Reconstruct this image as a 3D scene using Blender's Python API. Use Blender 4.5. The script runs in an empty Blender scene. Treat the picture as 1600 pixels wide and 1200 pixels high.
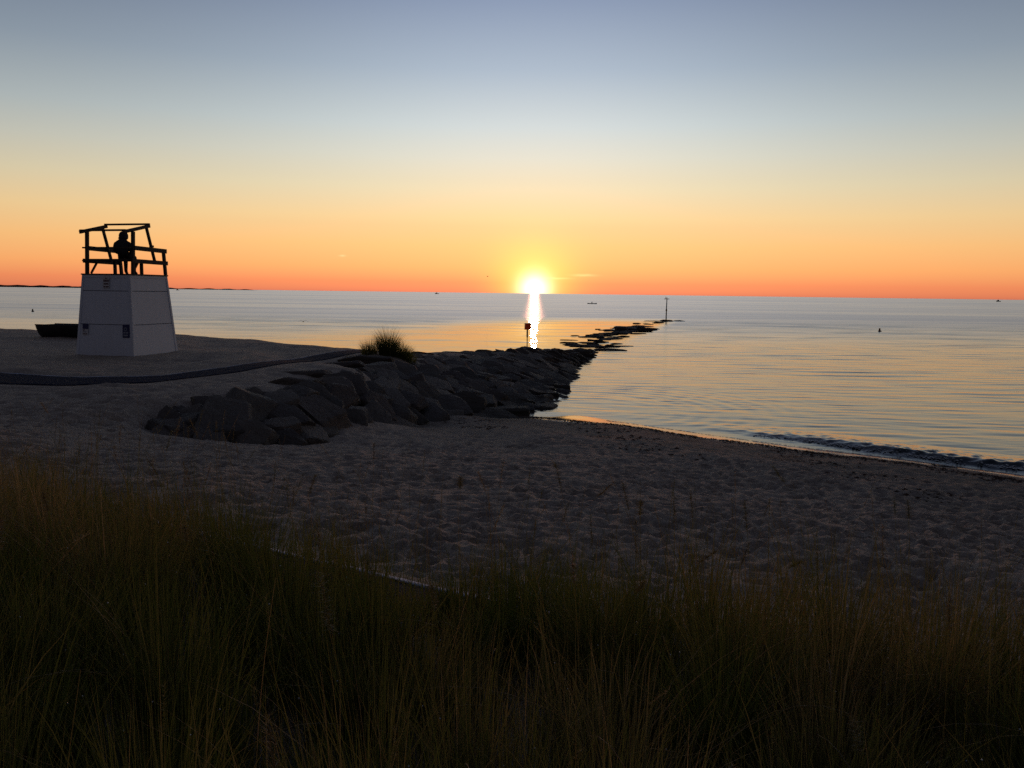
import bpy, bmesh, math, random
import numpy as np
from mathutils import Vector, Matrix, Quaternion

random.seed(7); rng = np.random.default_rng(7)
SC = bpy.context.scene
COL = SC.collection
R = math.radians

def lin(r, g, b):
    f = lambda c: (c/255/12.92) if c/255 <= 0.04045 else ((c/255+0.055)/1.055)**2.4
    return (f(r), f(g), f(b), 1.0)

# ------------------------------------------------------------------ camera
cam_d = bpy.data.cameras.new('camera'); cam = bpy.data.objects.new('camera', cam_d); COL.objects.link(cam)
cam_d.sensor_width = 36.0; cam_d.lens = 36.0*1290/1600
cam_d.clip_start = 0.05; cam_d.clip_end = 90000
cam.matrix_world = Matrix.Translation((0, 0, 4.0)) @ Matrix.Rotation(R(90-6.28), 4, 'X') @ Matrix.Rotation(R(0.75), 4, 'Z')
SC.camera = cam

# ------------------------------------------------------------------ sun direction (just above the sea)
SUN_AZ = R(1.46)          # to the right of straight ahead (+Y)
SUN_EL = R(0.30)
sun_dir = Vector((math.sin(SUN_AZ)*math.cos(SUN_EL), math.cos(SUN_AZ)*math.cos(SUN_EL), math.sin(SUN_EL)))

# ------------------------------------------------------------------ world: dawn sky
W = bpy.data.worlds.new('World'); SC.world = W; W.use_nodes = True
nt = W.node_tree; nt.nodes.clear()
def N(t, **kw):
    n = nt.nodes.new(t)
    for k, v in kw.items(): setattr(n, k, v)
    return n
def math_node(tree, op, a, b=None, clamp=False):
    n = tree.nodes.new('ShaderNodeMath'); n.operation = op; n.use_clamp = clamp
    for i, v in enumerate((a, b)):
        if v is None: continue
        if hasattr(v, 'links') or hasattr(v, 'is_output'): tree.links.new(v, n.inputs[i])
        else: n.inputs[i].default_value = v
    return n.outputs[0]
def M_(op, a, b=None, clamp=False): return math_node(nt, op, a, b, clamp)
tc = N('ShaderNodeTexCoord')
nrm = N('ShaderNodeVectorMath', operation='NORMALIZE'); nt.links.new(tc.outputs['Generated'], nrm.inputs[0])
sep = N('ShaderNodeSeparateXYZ'); nt.links.new(nrm.outputs[0], sep.inputs[0])
elev = M_('DIVIDE', M_('ARCSINE', sep.outputs[2]), math.pi/2)         # 0..1 for 0..90 degrees
elev = M_('MAXIMUM', elev, 0.0)
elev_s = M_('POWER', elev, 0.5)                                       # finer stops near the horizon
def ramp(stops):
    n = N('ShaderNodeValToRGB'); e = n.color_ramp.elements
    n.color_ramp.interpolation = 'LINEAR'
    while len(e) > 1: e.remove(e[0])
    e[0].position = math.sqrt(stops[0][0]/90); e[0].color = stops[0][1]
    for d, c in stops[1:]:
        x = e.new(math.sqrt(d/90)); x.color = c
    nt.links.new(elev_s, n.inputs[0]); return n.outputs[0]
g3 = lambda v: (v, v, v, 1)
east = ramp([(0.0, lin(206,112,84)), (0.7, lin(238,140,92)), (1.7, lin(249,171,106)), (3.2, lin(247,190,124)), (5.0, lin(236,202,148)),
             (7.0, lin(214,201,168)), (9.0, lin(191,191,178)), (11, lin(168,177,178)), (14.5, lin(134,147,160)), (18.7, lin(106,119,140)),
             (25, lin(86,97,120)), (35, lin(63,71,92)), (60, lin(46,51,66)), (90, lin(39,43,55))])
west = ramp([(0.0, lin(47,43,50)), (4, lin(61,53,56)), (10, lin(65,60,64)), (20, lin(61,60,69)), (40, lin(50,53,65)), (90, lin(39,43,55))])
hx = M_('MULTIPLY', sep.outputs[0], math.sin(SUN_AZ)); hy = M_('MULTIPLY', sep.outputs[1], math.cos(SUN_AZ))
hl = M_('SQRT', M_('ADD', M_('MULTIPLY', sep.outputs[0], sep.outputs[0]), M_('ADD', M_('MULTIPLY', sep.outputs[1], sep.outputs[1]), 1e-6)))
cosaz = M_('DIVIDE', M_('ADD', hx, hy), hl)
mr = N('ShaderNodeMapRange', interpolation_type='SMOOTHSTEP'); nt.links.new(cosaz, mr.inputs[0])
mr.inputs[1].default_value = -0.35; mr.inputs[2].default_value = 1.02
mix = N('ShaderNodeMix', data_type='RGBA'); nt.links.new(mr.outputs[0], mix.inputs[0])
nt.links.new(west, mix.inputs[6])
azd = M_('MULTIPLY', M_('ARCCOSINE', M_('MINIMUM', cosaz, 1.0)), 180/math.pi)
lr = ramp([(0.0, g3(.42)), (2.0, g3(.24)), (4.5, g3(.14)), (7.5, g3(.32)), (11, g3(.60)), (14.5, g3(.72)), (20, g3(.78))])
lift = M_('ADD', 1.0, M_('MULTIPLY', M_('EXPONENT', M_('MULTIPLY', M_('POWER', M_('DIVIDE', azd, 21.0), 2.0), -1.0)), lr))
es = N('ShaderNodeVectorMath', operation='SCALE'); nt.links.new(east, es.inputs[0]); nt.links.new(lift, es.inputs['Scale'])
nt.links.new(es.outputs[0], mix.inputs[7])
# aureole round the low sun
dotn = N('ShaderNodeVectorMath', operation='DOT_PRODUCT'); nt.links.new(nrm.outputs[0], dotn.inputs[0]); dotn.inputs[1].default_value = sun_dir
ang = M_('MULTIPLY', M_('ARCCOSINE', M_('MINIMUM', dotn.outputs['Value'], 1.0)), 180/math.pi)
def gauss(w, p=2.0):
    return M_('EXPONENT', M_('MULTIPLY', M_('POWER', M_('DIVIDE', ang, w), p), -1.0))
def add_col(prev, fac, col):
    m = N('ShaderNodeMix', data_type='RGBA', blend_type='ADD'); m.clamp_result = False
    m.inputs[0].default_value = 1.0
    s = N('ShaderNodeVectorMath', operation='SCALE'); s.inputs[0].default_value = col; nt.links.new(fac, s.inputs['Scale'])
    nt.links.new(prev, m.inputs[6]); nt.links.new(s.outputs[0], m.inputs[7]); return m.outputs[2]
sky = mix.outputs[2]
sky = add_col(sky, gauss(0.95), (1.7, 1.6, 1.3))
sky = add_col(sky, gauss(2.5, 2.0), (0.40, 0.46, 0.03))
sky = add_col(sky, gauss(6.5, 1.5), (0.14, 0.035, 0.004))
# faint wisps of cirrus low over the sun
def wisp(az, el, wa, we, col, prev):
    a = M_('MULTIPLY', M_('ARCTAN2', sep.outputs[0], sep.outputs[1]), 180/math.pi)
    e = M_('MULTIPLY', elev, 90.0)
    nz = N('ShaderNodeTexNoise'); nz.inputs['Scale'].default_value = 60; nt.links.new(nrm.outputs[0], nz.inputs['Vector'])
    e = M_('ADD', e, M_('MULTIPLY', M_('SUBTRACT', nz.outputs[0], 0.5), we*2.2))
    da = M_('DIVIDE', M_('SUBTRACT', a, az), wa); de = M_('DIVIDE', M_('SUBTRACT', e, el), we)
    q = M_('ADD', M_('MULTIPLY', da, da), M_('MULTIPLY', de, de))
    g = M_('EXPONENT', M_('MULTIPLY', q, -1.0))
    return add_col(prev, g, col)
sky = wisp(4.85, 1.27, 0.75, 0.075, (0.35, 0.22, 0.10), sky)
sky = wisp(3.1, 1.05, 0.8, 0.06, (0.28, 0.18, 0.08), sky)
sky = wisp(-11.6, 2.35, 0.20, 0.06, (0.25, 0.16, 0.10), sky)
bg = N('ShaderNodeBackground'); nt.links.new(sky, bg.inputs[0]); bg.inputs[1].default_value = 1.0
ns = N('ShaderNodeTexSky', sky_type='NISHITA'); ns.sun_disc = False; ns.sun_elevation = R(1.0); ns.sun_rotation = SUN_AZ; ns.dust_density = 2.0
bg2 = N('ShaderNodeBackground'); nt.links.new(ns.outputs[0], bg2.inputs[0]); bg2.inputs[1].default_value = 0.006
addn = N('ShaderNodeAddShader'); nt.links.new(bg.outputs[0], addn.inputs[0]); nt.links.new(bg2.outputs[0], addn.inputs[1])
wo = N('ShaderNodeOutputWorld'); nt.links.new(addn.outputs[0], wo.inputs[0])
W.cycles.sampling_method = 'MANUAL'; W.cycles.sample_map_resolution = 2048

# ------------------------------------------------------------------ sun lamp
sl = bpy.data.lights.new('sun', 'SUN'); sl.energy = 0.20; sl.angle = R(0.5); sl.color = (1.0, 0.40, 0.26)
so = bpy.data.objects.new('sun', sl); COL.objects.link(so)
lamp_el = R(0.85)         # lamp raised a little above the disc's centre for stronger light
ld = Vector((math.sin(SUN_AZ)*math.cos(lamp_el), math.cos(SUN_AZ)*math.cos(lamp_el), math.sin(lamp_el)))
so.rotation_euler = (-ld).to_track_quat('-Z', 'Y').to_euler()

SC.view_settings.view_transform = 'Standard'; SC.view_settings.look = 'None'
SC.view_settings.exposure = 0.0; SC.view_settings.gamma = 1.0; SC.view_settings.use_curve_mapping = False
SC.render.engine = 'CYCLES'
SC.cycles.use_denoising = False; SC.cycles.denoising_prefilter = 'ACCURATE'
SC.cycles.sample_clamp_indirect = 4.0
SC.cycles.max_bounces = 6; SC.cycles.diffuse_bounces = 3; SC.cycles.glossy_bounces = 3; SC.cycles.transmission_bounces = 4
SC.cycles.caustics_reflective = False; SC.cycles.caustics_refractive = False

# ------------------------------------------------------------------ helpers
def tag(o, label=None, cat=None, group=None, kind=None):
    for k, v in (('label', label), ('category', cat), ('group', group), ('kind', kind)):
        if v: o[k] = v
    return o
def link(o, parent=None):
    COL.objects.link(o)
    if parent: o.parent = parent
    return o
def empty(name, loc=(0, 0, 0), rz=0.0):
    o = bpy.data.objects.new(name, None); o.location = loc; o.rotation_euler = (0, 0, rz); o.empty_display_size = .2
    return link(o)
def obj(name, me, mat=None, parent=None, smooth=False):
    if isinstance(me, bmesh.types.BMesh):
        bm = me; bmesh.ops.recalc_face_normals(bm, faces=bm.faces)
        me = bpy.data.meshes.new(name); bm.to_mesh(me); bm.free()
    if mat and not me.materials: me.materials.append(mat)
    if smooth: me.polygons.foreach_set('use_smooth', [True]*len(me.polygons))
    return link(bpy.data.objects.new(name, me), parent)
def np_mesh(name, verts, quads=None, tris=None):
    me = bpy.data.meshes.new(name)
    verts = np.asarray(verts, np.float32)
    me.vertices.add(len(verts)); me.vertices.foreach_set('co', verts.ravel())
    parts, st = [], []
    n = 0
    if quads is not None and len(quads):
        q = np.asarray(quads, np.int32); parts.append(q.ravel()); st.append(np.arange(len(q))*4 + n); n += len(q)*4
    if tris is not None and len(tris):
        t = np.asarray(tris, np.int32); parts.append(t.ravel()); st.append(np.arange(len(t))*3 + n); n += len(t)*3
    li = np.concatenate(parts); ls = np.concatenate(st).astype(np.int32)
    me.loops.add(len(li)); me.loops.foreach_set('vertex_index', li)
    me.polygons.add(len(ls)); me.polygons.foreach_set('loop_start', ls)
    me.update(calc_edges=True); me.validate()
    return me
def grid_mesh(name, xs, ys, Z):
    nx, ny = len(xs), len(ys)
    X, Y = np.meshgrid(xs, ys)
    v = np.stack([X, Y, Z], -1).reshape(-1, 3)
    i = np.arange((ny-1)*nx).reshape(ny-1, nx)[:, :-1].ravel()
    q = np.stack([i, i+1, i+nx+1, i+nx], 1)
    me = np_mesh(name, v, quads=q)
    me.polygons.foreach_set('use_smooth', np.ones(len(q), bool))
    return me
def box_bm(bm, c, s, rot=None):
    m = Matrix.Translation(c) @ (rot.to_4x4() if rot is not None else Matrix.Identity(4)) @ Matrix.Diagonal((s[0], s[1], s[2], 1))
    return bmesh.ops.create_cube(bm, size=1.0, matrix=m)
def bevel_all(bm, w, seg=1):
    bmesh.ops.bevel(bm, geom=list(bm.edges), offset=w, segments=seg, affect='EDGES', profile=0.6)
def bar_bm(p, q, a, b, bev=0.006, up=(0, 0, 1)):
    """square timber from p to q, a wide (across), b deep (along 'up')"""
    bm = bmesh.new(); p, q = Vector(p), Vector(q); d = q-p; z = d.normalized(); u = Vector(up)
    x = u.cross(z)
    if x.length < 1e-3: x = Vector((1, 0, 0)).cross(z)
    x.normalize(); y = z.cross(x)
    m = Matrix((x, y, z)).transposed()
    box_bm(bm, (p+q)/2, (a, b, d.length), m)
    if bev: bevel_all(bm, bev)
    return bm
def tube_bm(bm, pts, rad, n=8, cap=True):
    rings = []
    for i, p in enumerate(pts):
        p = Vector(p); a = Vector(pts[max(i-1, 0)]); b = Vector(pts[min(i+1, len(pts)-1)])
        z = (b-a).normalized(); x = z.orthogonal().normalized()
        if i and rings:
            x = (prevx - z*prevx.dot(z)).normalized()
        prevx = x; y = z.cross(x); r = rad[i] if hasattr(rad, '__len__') else rad
        rings.append([bm.verts.new(p + (x*math.cos(t)+y*math.sin(t))*r) for t in (2*math.pi*k/n for k in range(n))])
    for a, b in zip(rings, rings[1:]):
        for k in range(n): bm.faces.new((a[k], a[(k+1) % n], b[(k+1) % n], b[k]))
    if cap:
        bm.faces.new(rings[0][::-1]); bm.faces.new(rings[-1])
    return bm
def lathe_bm(bm, prof, n=16, c=(0, 0, 0)):
    rings = [[bm.verts.new((c[0]+r*math.cos(2*math.pi*k/n), c[1]+r*math.sin(2*math.pi*k/n), c[2]+z)) for k in range(n)] for r, z in prof]
    for a, b in zip(rings, rings[1:]):
        for k in range(n): bm.faces.new((a[k], a[(k+1) % n], b[(k+1) % n], b[k]))
    bm.faces.new(rings[0][::-1]); bm.faces.new(rings[-1]); return bm

# ---- materials
class Mat:
    def __init__(s, name):
        s.m = bpy.data.materials.new(name); s.m.use_nodes = True; s.t = s.m.node_tree
        s.b = s.t.nodes['Principled BSDF']; s.o = s.t.nodes['Material Output']
    def n(s, t, **kw):
        x = s.t.nodes.new(t)
        for k, v in kw.items(): setattr(x, k, v)
        return x
    def l(s, a, b): s.t.links.new(a, b)
    def set(s, **kw):
        for k, v in kw.items():
            s.b.inputs[k.replace('_', ' ')].default_value = v
        return s
    def noise(s, scale, detail=4, rough=.55, vec=None, dist=0.0):
        x = s.n('ShaderNodeTexNoise'); x.inputs['Scale'].default_value = scale; x.inputs['Detail'].default_value = detail
        x.inputs['Roughness'].default_value = rough; x.inputs['Distortion'].default_value = dist
        if vec is not None: s.l(vec, x.inputs['Vector'])
        return x.outputs[0]
    def ramp(s, fac, stops):
        x = s.n('ShaderNodeValToRGB'); e = x.color_ramp.elements
        while len(e) > 1: e.remove(e[0])
        e[0].position = stops[0][0]; e[0].color = stops[0][1]
        for p, c in stops[1:]: k = e.new(p); k.color = c
        s.l(fac, x.inputs[0]); return x.outputs[0]
    def mix(s, f, a, b, blend='MIX'):
        x = s.n('ShaderNodeMix', data_type='RGBA', blend_type=blend)
        for v, i in ((f, 0), (a, 6), (b, 7)):
            if hasattr(v, 'is_output'): s.l(v, x.inputs[i])
            else: x.inputs[i].default_value = v
        return x.outputs[2]
    def bump(s, h, strength, dist=0.02, prev=None):
        x = s.n('ShaderNodeBump'); x.inputs['Strength'].default_value = strength; x.inputs['Distance'].default_value = dist
        s.l(h, x.inputs['Height'])
        if prev is not None: s.l(prev, x.inputs['Normal'])
        return x.outputs[0]
    def objco(s): return s.n('ShaderNodeTexCoord').outputs['Object']
    def mapping(s, vec, scale=(1, 1, 1), rot=(0, 0, 0)):
        x = s.n('ShaderNodeMapping'); x.inputs['Scale'].default_value = scale; x.inputs['Rotation'].default_value = rot
        s.l(vec, x.inputs['Vector']); return x.outputs[0]
    def pos(s): return s.n('ShaderNodeNewGeometry').outputs['Position']
g4 = lambda v, r=1, g=1, b=1: (v*r, v*g, v*b, 1)

def simple(name, col, rough=.7, nscale=8, var=.25, bump=.1, stretch=(1, 1, 1), metallic=0, spec=.5):
    m = Mat(name); c = m.mapping(m.objco(), stretch)
    f = m.noise(nscale, 5, vec=c)
    lo = tuple(x*(1-var) for x in col[:3])+(1,); hi = tuple(min(1, x*(1+var)) for x in col[:3])+(1,)
    m.l(m.ramp(f, [(.3, lo), (.7, hi)]), m.b.inputs['Base Color'])
    m.set(Roughness=rough, Metallic=metallic, **{'Specular_IOR_Level': spec})
    if bump: m.l(m.bump(m.noise(nscale*4, 4, vec=c), bump, .01), m.b.inputs['Normal'])
    return m.m

# sand: dry to damp by height over the water, wrack and grain
def sand_material():
    m = Mat('sand'); p = m.pos(); sp = m.n('ShaderNodeSeparateXYZ'); m.l(p, sp.inputs[0])
    big = m.noise(.35, 4, vec=p); mid = m.noise(2.2, 5, vec=p); fine = m.noise(28, 4, .65, vec=p); grit = m.noise(160, 3, .7, vec=p)
    dry = m.ramp(mid, [(.25, g4(.34, 1, .82, .69)), (.75, g4(.50, 1, .83, .70))])
    dry = m.mix(.45, dry, m.ramp(fine, [(.35, g4(.14, 1, .82, .66)), (.65, g4(.62, 1, .84, .70))]))
    # shell bits and dark flecks
    fl = m.ramp(grit, [(.68, g4(0)), (.72, g4(1))]); dry = m.mix(math_node(m.t, 'MULTIPLY', fl, .45), dry, g4(.55, 1, .95, .88))
    fd = m.ramp(m.noise(90, 3, .7, vec=p), [(.66, g4(0)), (.70, g4(1))]); dry = m.mix(math_node(m.t, 'MULTIPLY', fd, .5), dry, g4(.07, 1, .75, .6))
    # wetness
    zz = math_node(m.t, 'ADD', sp.outputs[2], math_node(m.t, 'MULTIPLY', math_node(m.t, 'SUBTRACT', mid, .5), .06))
    wet = m.n('ShaderNodeMapRange', interpolation_type='SMOOTHSTEP'); m.l(zz, wet.inputs[0])
    wet.inputs[1].default_value = .20; wet.inputs[2].default_value = .13
    damp = m.n('ShaderNodeMapRange', interpolation_type='SMOOTHSTEP'); m.l(zz, damp.inputs[0])
    damp.inputs[1].default_value = .75; damp.inputs[2].default_value = .15
    # weed stain along the wrack lines
    wn = m.noise(1.3, 6, .7, vec=m.mapping(p, (1, 1, 1)))
    wr = math_node(m.t, 'MULTIPLY', m.ramp(wn, [(.48, g4(0)), (.62, g4(1))]), damp.outputs[0])
    col = m.mix(math_node(m.t, 'MULTIPLY', damp.outputs[0], .5), dry, g4(.10, 1, .85, .74))
    col = m.mix(math_node(m.t, 'MULTIPLY', wr, .7), col, g4(.05, 1, .62, .42))
    col = m.mix(wet.outputs[0], col, g4(.07, 1, .9, .78))
    m.l(col, m.b.inputs['Base Color'])
    ro = m.n('ShaderNodeMapRange'); m.l(wet.outputs[0], ro.inputs[0]); ro.inputs[3].default_value = .92; ro.inputs[4].default_value = .10
    m.l(ro.outputs[0], m.b.inputs['Roughness'])
    m.set(**{'Specular_IOR_Level': .35})
    inv = math_node(m.t, 'SUBTRACT', 1.0, wet.outputs[0])
    h = math_node(m.t, 'MULTIPLY', math_node(m.t, 'ADD', math_node(m.t, 'MULTIPLY', fine, .8), math_node(m.t, 'MULTIPLY', grit, .25)), inv)
    m.l(m.bump(h, 1.0, .05), m.b.inputs['Normal'])
    return m.m
def water_material():
    m = Mat('sea water'); p = m.pos(); sp = m.n('ShaderNodeSeparateXYZ'); m.l(p, sp.inputs[0])
    gl = m.n('ShaderNodeBsdfGlossy', distribution='BECKMANN'); gl.inputs['Color'].default_value = (.86, .86, .86, 1)
    df = m.n('ShaderNodeBsdfDiffuse'); df.inputs['Color'].default_value = (.018, .026, .030, 1)
    fr = m.n('ShaderNodeFresnel'); fr.inputs['IOR'].default_value = 1.333; mx = m.n('ShaderNodeMixShader')
    m.l(fr.outputs[0], mx.inputs[0]); m.l(df.outputs[0], mx.inputs[1]); m.l(gl.outputs[0], mx.inputs[2]); m.l(mx.outputs[0], m.o.inputs[0])
    # wind lanes: long streaks of smoother and rougher water lying along the shore
    lane = m.noise(1.0, 3, .5, vec=m.mapping(p, (.008, .085, 1)))
    lane2 = m.noise(1.0, 2, .5, vec=m.mapping(p, (.0012, .010, 1)))
    ln = math_node(m.t, 'ADD', math_node(m.t, 'MULTIPLY', lane, .55), math_node(m.t, 'MULTIPLY', lane2, .45))
    off = m.n('ShaderNodeMapRange', interpolation_type='SMOOTHSTEP'); m.l(sp.outputs[1], off.inputs[0])
    off.inputs[1].default_value = 28; off.inputs[2].default_value = 140
    lm = m.n('ShaderNodeMapRange'); m.l(ln, lm.inputs[0]); lm.inputs[1].default_value = .42; lm.inputs[2].default_value = .58
    lm.inputs[3].default_value = .18; lm.inputs[4].default_value = .25
    # lee of the jetty: calm water on its seaward-left side
    jx = math_node(m.t, 'SUBTRACT', sp.outputs[0], math_node(m.t, 'ADD', 4.0, math_node(m.t, 'MULTIPLY', math_node(m.t, 'SUBTRACT', sp.outputs[1], 57.0), .27)))
    lee = m.n('ShaderNodeMapRange', interpolation_type='SMOOTHSTEP'); m.l(jx, lee.inputs[0]); lee.inputs[1].default_value = -34; lee.inputs[2].default_value = -7
    lee2 = m.n('ShaderNodeMapRange', interpolation_type='SMOOTHSTEP'); m.l(jx, lee2.inputs[0]); lee2.inputs[1].default_value = 3; lee2.inputs[2].default_value = 0
    lee3 = m.n('ShaderNodeMapRange', interpolation_type='SMOOTHSTEP'); m.l(sp.outputs[1], lee3.inputs[0]); lee3.inputs[1].default_value = 150; lee3.inputs[2].default_value = 105
    calm = math_node(m.t, 'MULTIPLY', math_node(m.t, 'MULTIPLY', lee.outputs[0], lee2.outputs[0]), lee3.outputs[0])
    cinv = math_node(m.t, 'SUBTRACT', 1.0, math_node(m.t, 'MULTIPLY', calm, .80))
    r = math_node(m.t, 'MULTIPLY', math_node(m.t, 'ADD', .16, math_node(m.t, 'MULTIPLY', off.outputs[0], lm.outputs[0])), cinv)
    m.l(r, gl.inputs['Roughness'])
    w1 = m.noise(1.0, 4, .6, vec=m.mapping(p, (.30, 1.7, 1), (0, 0, R(-4))))
    w2 = m.noise(1.0, 4, .6, vec=m.mapping(p, (1.5, 6.5, 1), (0, 0, R(6))))
    w3 = m.noise(1.0, 3, .6, vec=m.mapping(p, (.05, .34, 1), (0, 0, R(2))))
    h = math_node(m.t, 'ADD', math_node(m.t, 'MULTIPLY', w1, .5), math_node(m.t, 'MULTIPLY', w2, .14))
    h = math_node(m.t, 'ADD', h, math_node(m.t, 'MULTIPLY', w3, 1.5))
    h = math_node(m.t, 'MULTIPLY', h, cinv); bn = m.bump(h, .30, .10)
    for x in (gl, df, fr): m.l(bn, x.inputs['Normal'])
    return m.m
def stone_material():
    m = Mat('boulder stone'); c = m.objco(); oi = m.n('ShaderNodeObjectInfo')
    f = m.noise(2.2, 6, .6, vec=c, dist=.6); s = m.noise(14, 5, .65, vec=c)
    base = m.ramp(oi.outputs['Random'], [(0, g4(.09, 1, .88, .78)), (.25, g4(.20, 1, .88, .78)), (.5, g4(.13, 1, .84, .74)), (.8, g4(.16, 1, .80, .70)), (1, g4(.28, 1, .90, .80))])
    col = m.mix(.6, base, m.ramp(f, [(.3, g4(.07, 1, .95, .9)), (.7, g4(.30, 1, .95, .88))]), 'SOFT_LIGHT')
    col = m.mix(.5, col, m.ramp(s, [(.3, g4(.25)), (.7, g4(.75))]), 'OVERLAY')
    p = m.pos(); sp = m.n('ShaderNodeSeparateXYZ'); m.l(p, sp.inputs[0])
    t = m.n('ShaderNodeMapRange', interpolation_type='SMOOTHSTEP'); m.l(math_node(m.t, 'ADD', sp.outputs[2], math_node(m.t, 'MULTIPLY', f, .3)), t.inputs[0])
    t.inputs[1].default_value = .75; t.inputs[2].default_value = .25
    col = m.mix(math_node(m.t, 'MULTIPLY', t.outputs[0], .8), col, g4(.035, 1, .85, .6))      # weed-stained tide zone
    m.l(col, m.b.inputs['Base Color']); m.set(Roughness=.82)
    h = math_node(m.t, 'ADD', math_node(m.t, 'MULTIPLY', m.noise(5, 6, .65, vec=c), 1.0), math_node(m.t, 'MULTIPLY', m.noise(30, 4, .7, vec=c), .3))
    lay = m.noise(1.0, 5, .6, vec=m.mapping(c, (1.2, 1.5, 9)), dist=.8)
    h = math_node(m.t, 'ADD', h, math_node(m.t, 'MULTIPLY', lay, 1.2))
    m.l(m.bump(h, .85, .09), m.b.inputs['Normal'])
    return m.m
def grass_material(name='beach grass'):
    m = Mat(name); a = m.n('ShaderNodeAttribute'); a.attribute_name = 'tint'
    col = m.ramp(a.outputs['Fac'], [(0, (.062, .090, .024, 1)), (.4, (.115, .122, .038, 1)), (.65, (.17, .145, .068, 1)), (.85, (.22, .165, .095, 1)), (1, (.33, .24, .16, 1))])
    m.l(col, m.b.inputs['Base Color']); m.set(Roughness=.55, **{'Specular_IOR_Level': .3})
    tr = m.n('ShaderNodeBsdfTranslucent'); m.l(m.mix(1.0, col, (1.35, 1.25, .8, 1), 'MULTIPLY'), tr.inputs[0])
    ms = m.n('ShaderNodeMixShader'); ms.inputs[0].default_value = .5
    m.l(m.b.outputs[0], ms.inputs[1]); m.l(tr.outputs[0], ms.inputs[2]); m.l(ms.outputs[0], m.o.inputs[0])
    return m.m
def paint_material():
    m = Mat('weathered white paint'); c = m.objco(); oi = m.n('ShaderNodeObjectInfo')
    base = m.ramp(oi.outputs['Random'], [(0, (.70, .75, .85, 1)), (1, (.77, .82, .92, 1))])
    st = m.noise(1.0, 6, .65, vec=m.mapping(c, (9, 9, .7)))                 # rain streaks
    col = m.mix(math_node(m.t, 'MULTIPLY', m.ramp(st, [(.45, g4(0)), (.75, g4(1))]), .18), base, (.42, .40, .37, 1))
    bl = m.noise(5, 6, .7, vec=c); col = m.mix(math_node(m.t, 'MULTIPLY', m.ramp(bl, [(.60, g4(0)), (.66, g4(1))]), .18), col, (.42, .41, .40, 1))
    chip = m.noise(22, 4, .6, vec=c); col = m.mix(m.ramp(chip, [(.72, g4(0)), (.74, g4(1))]), col, (.20, .15, .11, 1))
    m.l(col, m.b.inputs['Base Color']); m.set(Roughness=.62)
    m.l(m.bump(m.noise(18, 4, vec=m.mapping(c, (1, 1, .2))), .15, .01), m.b.inputs['Normal']); return m.m
MAT = dict(
    sand=sand_material(), water=water_material(), stone=stone_material(), grass=grass_material(),
    white=paint_material(),
    core=simple('shadowed plywood core', (.06, .05, .045), .9, 6),
    wood=simple('dark brown stained timber', (.045, .030, .022), .75, 5, .35, .3, (1, 1, 12)),
    boat=simple('tarred boat planks', (.018, .017, .017), .6, 6, .3, .2),
    boatin=simple('bare boat timber', (.10, .075, .05), .8, 6, .3, .2),
    blue=simple('blue sign enamel', (.012, .02, .11), .4, 5, .1, 0),
    signwhite=simple('sign white', (.62, .62, .64), .5, 5, .08, 0),
    signtext=simple('sign dark red print', (.10, .03, .035), .6, 5, .1, 0),
    signgrey=simple('faded pale print', (.30, .32, .38), .6, 5, .1, 0),
    mat=simple('blue woven beach mat', (.018, .021, .046), .95, 30, .3, .6, spec=.08),
    matedge=simple('pale mat webbing', (.42, .48, .62), .9, 20, .2, .3),
    metal=simple('weathered steel', (.08, .075, .07), .55, 10, .3, .1, metallic=.6),
    rust=simple('rusted pile', (.05, .035, .028), .8, 8, .3, .2),
    placard=simple('placard with bloom tint', (.55, .20, .10), .6, 8, .2, .1),  # orange stands in for the sun's bloom on the board
    jacket=simple('dark hooded jacket', (.045, .045, .052), .9, 14, .25, .3),
    pants=simple('black trousers', (.018, .018, .022), .9, 14, .2, .2),
    skin=simple('skin', (.40, .24, .17), .6, 20, .1, 0),
    shoe=simple('dark shoes', (.02, .018, .018), .6, 8, .2, 0),
    feather=simple('dark feathers', (.05, .048, .05), .8, 12, .2, 0),
    buoy=simple('dull orange buoy', (.20, .07, .03), .6, 8, .2, 0),
    hull=simple('dark hull', (.04, .03, .03), .5, 4, .2, 0),
    land=simple('far wooded shore', (.05, .035, .03), .95, .01, .3, 0),
    drift=simple('wet driftwood', (.05, .038, .028), .7, 6, .3, .4),
    weed=simple('dried seaweed', (.055, .026, .014), .8, 12, .4, .2),
)

pm = Mat('placard with sun bloom tint'); pm.set(**{'Base_Color': (.45, .14, .07, 1), 'Roughness': .5})  # sun bloom over the board put into its orange colour and translucency
ptr = pm.n('ShaderNodeBsdfTranslucent'); ptr.inputs[0].default_value = (.75, .26, .13, 1); pmx = pm.n('ShaderNodeMixShader'); pmx.inputs[0].default_value = .6
pm.l(pm.b.outputs[0], pmx.inputs[1]); pm.l(ptr.outputs[0], pmx.inputs[2]); pm.l(pmx.outputs[0], pm.o.inputs[0]); MAT['placard'] = pm.m

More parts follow.
